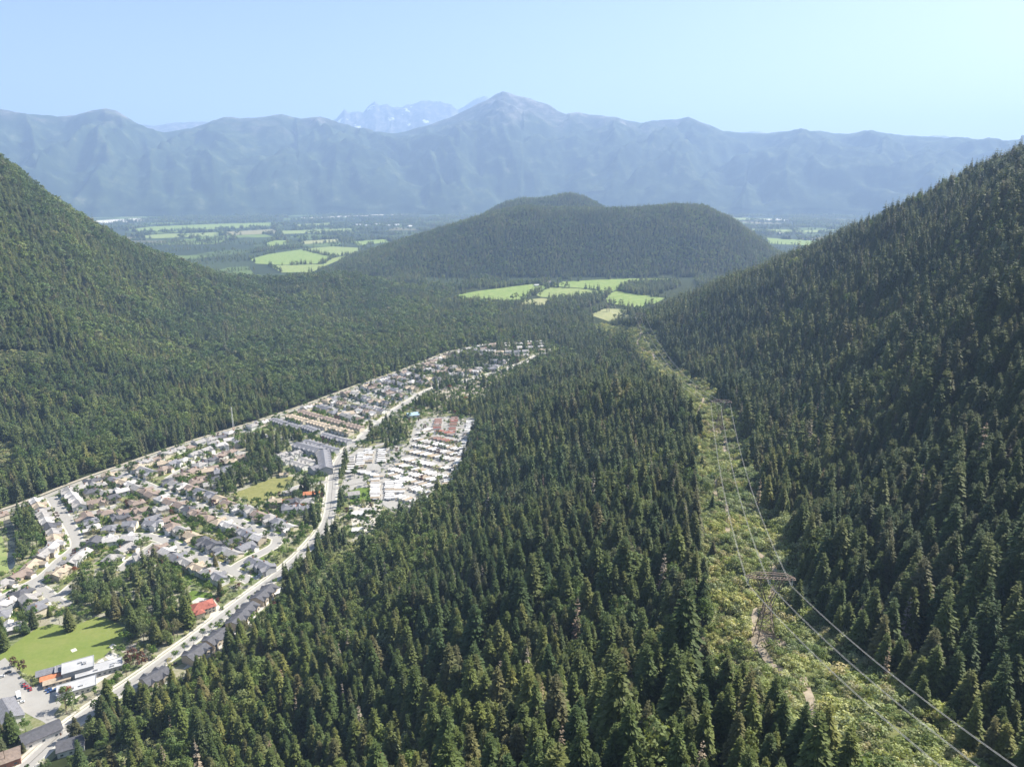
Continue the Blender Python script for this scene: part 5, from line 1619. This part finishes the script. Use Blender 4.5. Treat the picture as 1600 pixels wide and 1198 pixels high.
# wooded hill, knoll and the belts of trees far down the valley
q = np.concatenate([jgrid(-1000, 1400, 2640, 4100, 10.5), jgrid(-200, 700, 4100, 4900, 13)])
z = height(q[:, 0], q[:, 1])
nn = fbm(q[:, 0] / 170, q[:, 1] / 170, 3)
ok = (z > 1.5) | (nn > .10) & (q[:, 1] < 3300)
q2 = jgrid(-4200, 4200, 2700, 9800, 33)
bel = np.abs(fbm(q2[:, 0] / 700 + 5, q2[:, 1] / 520, 2)) < .055
bel |= fbm(q2[:, 0] / 900 - 3, q2[:, 1] / 700, 3) > .22
q2 = q2[bel]
q = np.concatenate([q[ok], q2])
ok = np.ones(len(q), bool)
for P_ in FARM: ok &= ~inside(P_, q)
zq = hfast(q[:, 0], q[:, 1])
for P_ in FARMZ: ok &= ~(inside(P_, q) & (zq < 3))
q = q[ok]
belt = np.zeros((0, 2))
for g_ in ([(852, 480), (865, 470), (940, 461), (944, 470), (905, 486)], [(962, 452), (990, 443), (1050, 440), (1068, 446), (1030, 460), (985, 460)], [(968, 494), (985, 486), (1010, 484), (1005, 496)], [(705, 470), (760, 472), (815, 478), (800, 484), (720, 480)],
           [(740, 452), (820, 443), (860, 438), (860, 441), (790, 449)], [(395, 396), (440, 391), (475, 387), (470, 384), (400, 391)]):
    G = zone(g_); c = jgrid(G[:, 0].min(), G[:, 0].max(), G[:, 1].min(), G[:, 1].max(), 12)
    belt = np.concatenate([belt, c[inside(G, c)]])
for G in FARM:                                  # hedgerows round the fields
    G2 = np.concatenate([G, G[:1]])
    for i in range(len(G2) - 1):
        Ln = np.hypot(*(G2[i + 1] - G2[i])); n_ = int(Ln / 11)
        if n_ < 2: continue
        c = G2[i] + (G2[i + 1] - G2[i]) * RNG.random(n_)[:, None] + RNG.normal(0, 3.5, (n_, 2))
        belt = np.concatenate([belt, c[vnoise(c[:, 0] / 90 + 4, c[:, 1] / 90) > -.02]])
q = np.concatenate([q, belt])
P = np.concatenate([q, height(q[:, 0], q[:, 1])[:, None]], 1)
P = P[in_view(P, margin=80)]
keep = unhidden(P, 45); P = P[keep]
n = len(P)
bl = RNG.random(n) < np.clip(.25 + .8 * fbm(P[:, 0] / 150, P[:, 1] / 150, 2), .05, .8)
ii = np.where(bl, 3 + RNG.integers(0, 3, n), RNG.integers(0, 3, n))
sz = RNG.normal(1, .18, n).clip(.6, 1.5) * np.where(P[:, 1] > 4950, 1.25, .95)
wd = np.where(P[:, 1] > 4950, 2.0, 1.1)
hill = P[:, 1] < 4950
for msk, nm, lb in ((hill, 'hill_forest', 'forest on the rounded hill in the middle of the valley'), (~hill, 'valley_treelines', 'belts of trees on the far valley floor')):
    scatter(nm, P[msk], np.stack([sz * wd, sz * wd, sz], 1)[msk], np.stack([np.zeros(n), np.zeros(n), RNG.uniform(0, 6.28, n)], 1)[msk], ii[msk], LIBL, lb, 'forest')

# ------------------------------------------------------------------ low growth
# shrubs of the cleared strip, over dry grass
M['strip'] = noisy('dry_grass_and_litter', [(0.3, (0.06, 0.075, 0.025)), (0.55, (0.13, 0.14, 0.055)), (0.75, (0.28, 0.235, 0.14))], 0.11, 0.95, 0.05, detail=6)
sl = ROWL[:-6]
dd = np.gradient(sl, axis=0); dd /= np.linalg.norm(dd, axis=1)[:, None]
nn_ = np.stack([-dd[:, 1], dd[:, 0]], 1)
fine = np.concatenate([np.linspace(sl[i], sl[i + 1], 10, endpoint=False) for i in range(len(sl) - 1)])
nfi = np.concatenate([np.linspace(nn_[i], nn_[i + 1], 10, endpoint=False) for i in range(len(sl) - 1)])
off = np.linspace(-36, 36, 25)
SX = fine[:, 0][:, None] + nfi[:, 0][:, None] * off; SY = fine[:, 1][:, None] + nfi[:, 1][:, None] * off
gs = obj('strip_ground', grid_mesh('strip_ground', SX, SY, height(SX, SY) + .45, M['strip']))
tag(gs, 'dry grass and litter of the cleared strip', 'ground', kind='structure')
q = np.concatenate([jgrid(60, 320, 60, 700, 2.9), jgrid(120, 340, 700, 1900, 4.2)])
d = seg_dist(ROWL, q)
ok = d < 40
u_ = np.arange(70.0, 1500.0, 6.0)
TRK = np.stack([np.interp(u_, ROWL[:, 1], ROWL[:, 0]) + 9 * np.sin(u_ / 47.0) + 5 * np.sin(u_ / 19.0), u_], 1)
TRK[:, 0] += np.where(np.abs(u_ - 312) < 40, -6, 0)
M['dirt'] = noisy('bare_dirt', [(0.3, (0.22, 0.18, 0.13)), (0.7, (0.40, 0.34, 0.26))], 0.2, 0.95, 0.05, detail=5)
tn = np.array([-1.0, 0.0]); toff = np.linspace(-1.7, 1.7, 4)
TX_ = TRK[:, 0][:, None] + toff; TY_ = np.repeat(TRK[:, 1][:, None], 4, 1)
tk = obj('dirt_track', grid_mesh('dirt_track', TX_, TY_, height(TX_, TY_) + .7, M['dirt'])); tag(tk, 'pale dirt track winding along the cleared strip', 'track', kind='structure')
for p_ in TOW[:2]:
    aa, rr_ = np.meshgrid(np.linspace(0, 2 * math.pi, 25), np.linspace(0, 1, 6))
    rad_ = rr_ * (8.5 + 2.2 * np.sin(aa * 3 + p_[0]) + 1.2 * np.sin(aa * 5))
    PX_ = p_[0] + rad_ * np.cos(aa); PY_ = p_[1] + rad_ * np.sin(aa)
    bp_ = obj('bare_ground', grid_mesh('bare_ground', PX_, PY_, height(PX_, PY_) + .62, M['dirt'])); tag(bp_, 'bare pale ground round the foot of a tower', 'ground', kind='structure')
ok &= seg_dist(TRK, q) > 2.2
for k, p in enumerate(TOW[:2]): ok &= np.hypot(q[:, 0] - p[0], q[:, 1] - p[1]) > 7.5
ok &= ~((np.abs(vnoise(q[:, 0] / 19, q[:, 1] / 19)) < .035))
q = q[ok]
P = np.concatenate([q, height(q[:, 0], q[:, 1])[:, None]], 1)
for msk in (in_view(P, 5),): P = P[msk]
n = len(P)
ii = np.where(RNG.random(n) < np.clip(.12 + 1.1 * (vnoise(P[:, 0] / 24, P[:, 1] / 24) - .1), .04, .6), 4, RNG.integers(0, 4, n))
sz = RNG.uniform(.4, 1.3, n) ** 1.3 * (1 + .9 * vnoise(P[:, 0] / 15, P[:, 1] / 15)) * np.where(P[:, 1] > 700, 1.45, 1.3)
scatter('strip_shrubs', P, np.stack([sz, sz, sz * .8], 1), np.stack([np.zeros(n), np.zeros(n), RNG.uniform(0, 6.28, n)], 1), ii, LIBS, 'light green shrub thicket on the cleared strip under the power line', 'shrubs')
# brush in the clearings
qs = []
for G in MEADOWS + M2:
    c = jgrid(G[:, 0].min(), G[:, 0].max(), G[:, 1].min(), G[:, 1].max(), 5.0)
    qs.append(c[inside(G, c)])
q = np.concatenate(qs)
P = np.concatenate([q, height(q[:, 0], q[:, 1])[:, None]], 1)
n = len(P); sz = RNG.uniform(.4, 1.2, n)
scatter('clearing_brush', P, np.stack([sz * 1.3, sz * 1.3, sz * .7], 1), np.stack([np.zeros(n), np.zeros(n), RNG.uniform(0, 6.28, n)], 1), RNG.integers(0, 4, n), LIBS, 'pale green brush in the forest clearings', 'shrubs')

# ------------------------------------------------------------------ garden trees and shrubs in the town
q = jgrid(TOWN[:, 0].min(), TOWN[:, 0].max(), TOWN[:, 1].min(), TOWN[:, 1].max(), 5.4)
q = q[inside(TOWN, q)]
q = q[RNG.random(len(q)) < np.where(inside(PARK, q), .25, .62)]
ok = np.ones(len(q), bool)
for P_ in BAR + list(GROVES.values()): ok &= ~inside(P_, q)
for s2 in STREETS.values(): ok &= seg_dist(s2['L'], q) > s2['w'] / 2 + 2.6
PA_ = np.array(PLACED)
dm = np.full(len(q), 1e9)
for (a, b_, r) in PLACED: dm = np.minimum(dm, np.hypot(q[:, 0] - a, q[:, 1] - b_) - r)
ok &= dm > .3
q = q[ok]
P = np.concatenate([q, np.zeros((len(q), 1))], 1)
P = P[in_view(P, 6, 60)]
dep2 = project(P)[2]
o_ = np.argsort(dep2); P = P[o_]
n = len(P)
kt = RNG.choice(9, n, p=[.15, .15, .135, .022, .006, .14, .14, .13, .127])
sz = RNG.uniform(.75, 1.5, n)
nx_, ny_, _ = project(P)
cnt = 0; one = np.zeros(n, bool)
for i in range(n):
    if kt[i] > 4 or cnt >= 295 or not (2 < nx_[i] < 1598 and ny_[i] < 1196): continue
    cnt += 1; one[i] = True
    p = (YARDT + PLUMT + AUTT)[kt[i]]
    t = empty('garden_tree', tuple(P[i]), random.uniform(0, 6.28), float(sz[i]))
    near_s = min(STREETS.items(), key=lambda kv: seg_dist(kv[1]['L'], P[i:i + 1, :2])[0])[1]['phrase']
    c_ = {3: 'dark plum-leaved garden tree', 4: 'orange-leaved garden tree'}.get(int(kt[i]), 'small round green garden tree')
    lb = f'{c_} among the houses near {near_s}'
    tag(t, lb, 'tree', lb)
    obj('trunk', p.trunk, t); obj('crown', p.crown, t)
scatter('garden_shrubs', P[~one], np.stack([sz, sz, sz], 1)[~one], np.stack([np.zeros(n), np.zeros(n), RNG.uniform(0, 6.28, n)], 1)[~one], kt[~one], LIBY, 'shrubs, hedges and small trees in the gardens of the town', 'shrubs')
for px_, py_ in [(274, 1025), (289, 1014), (303, 1004), (317, 992), (331, 982), (346, 973), (391, 938), (402, 930), (372, 956)]:
    a, b_ = at(px_, py_ + 3)
    t = empty('street_tree', (a, b_, 0), random.uniform(0, 6), random.uniform(.85, 1.05)); tag(t, 'small round street tree in the row before the charcoal townhouses', 'tree', 'street trees before the charcoal townhouses')
    p = YARDT[random.randrange(3)]; obj('trunk', p.trunk, t); obj('crown', p.crown, t)
for px_, py_, pr, s_, lb in [(22, 1040, PLUMT[0], 1.2, 'dark plum tree at the corner of the playing field'), (36, 1048, PLUMT[0], 1.4, 'larger dark plum tree by the parking lot'), (208, 1036, PLUMT[0], 2.0, 'big plum-leaved tree beside the main road'), (222, 1040, PLUMT[0], 1.8, 'second big plum-leaved tree beside the main road'),
                             (104, 1106, BROH[0], .95, 'big bright green tree shading the parking lot'), (104, 1088, AUTT[0], 1.4, 'orange-red tree in front of the low school wing'), (110, 984, CONH[2], .8, 'lone big conifer standing in the playing field'), (345, 930, CONH[1], .6, 'single conifer beside the red-roofed house'), (338, 893, CONH[3], .62, 'tall thin pine at the street junction'), (118, 896, AUTT[0], 1.2, 'orange-red tree in a garden below the winding street')]:
    a, b_ = at(px_, py_)
    t = empty('tree', (a, b_, 0), random.uniform(0, 6), s_); tag(t, lb, 'tree')
    obj('trunk', pr.trunk, t); obj('crown', pr.crown, t)

# ------------------------------------------------------------------ the air
top_z = max(max(v_.co.z for v_ in o.data.vertices) for o in scene.objects if o.name.startswith(('mountain', 'snowy', 'far_ridge', 'distant_ridge')) and o.type == 'MESH')
v, f = box_vf(float(xs[0]) - 60, float(xs[-1]) + 60, float(ys[0]) - 20, float(ys[-1]) + 60, -61.2, top_z + 40)
hm, nt, out = newmat('haze')
pv = nt.nodes.new('ShaderNodeVolumePrincipled')
pv.inputs['Color'].default_value = (0.43, 0.605, 0.92, 1)
pv.inputs['Density'].default_value = 7.4e-5
pv.inputs['Anisotropy'].default_value = 0.12
nt.links.new(pv.outputs[0], out.inputs['Volume'])
hz = obj('haze', mesh_from('haze', v, f, hm))
tag(hz, 'pale blue summer haze filling the valley', 'haze', kind='stuff')
print('TREES', len(ALL), 'hill', len(hill), 'garden', len(one), 'houses', len(HOUSES), 'mobile', nmh, 'cars', nc)
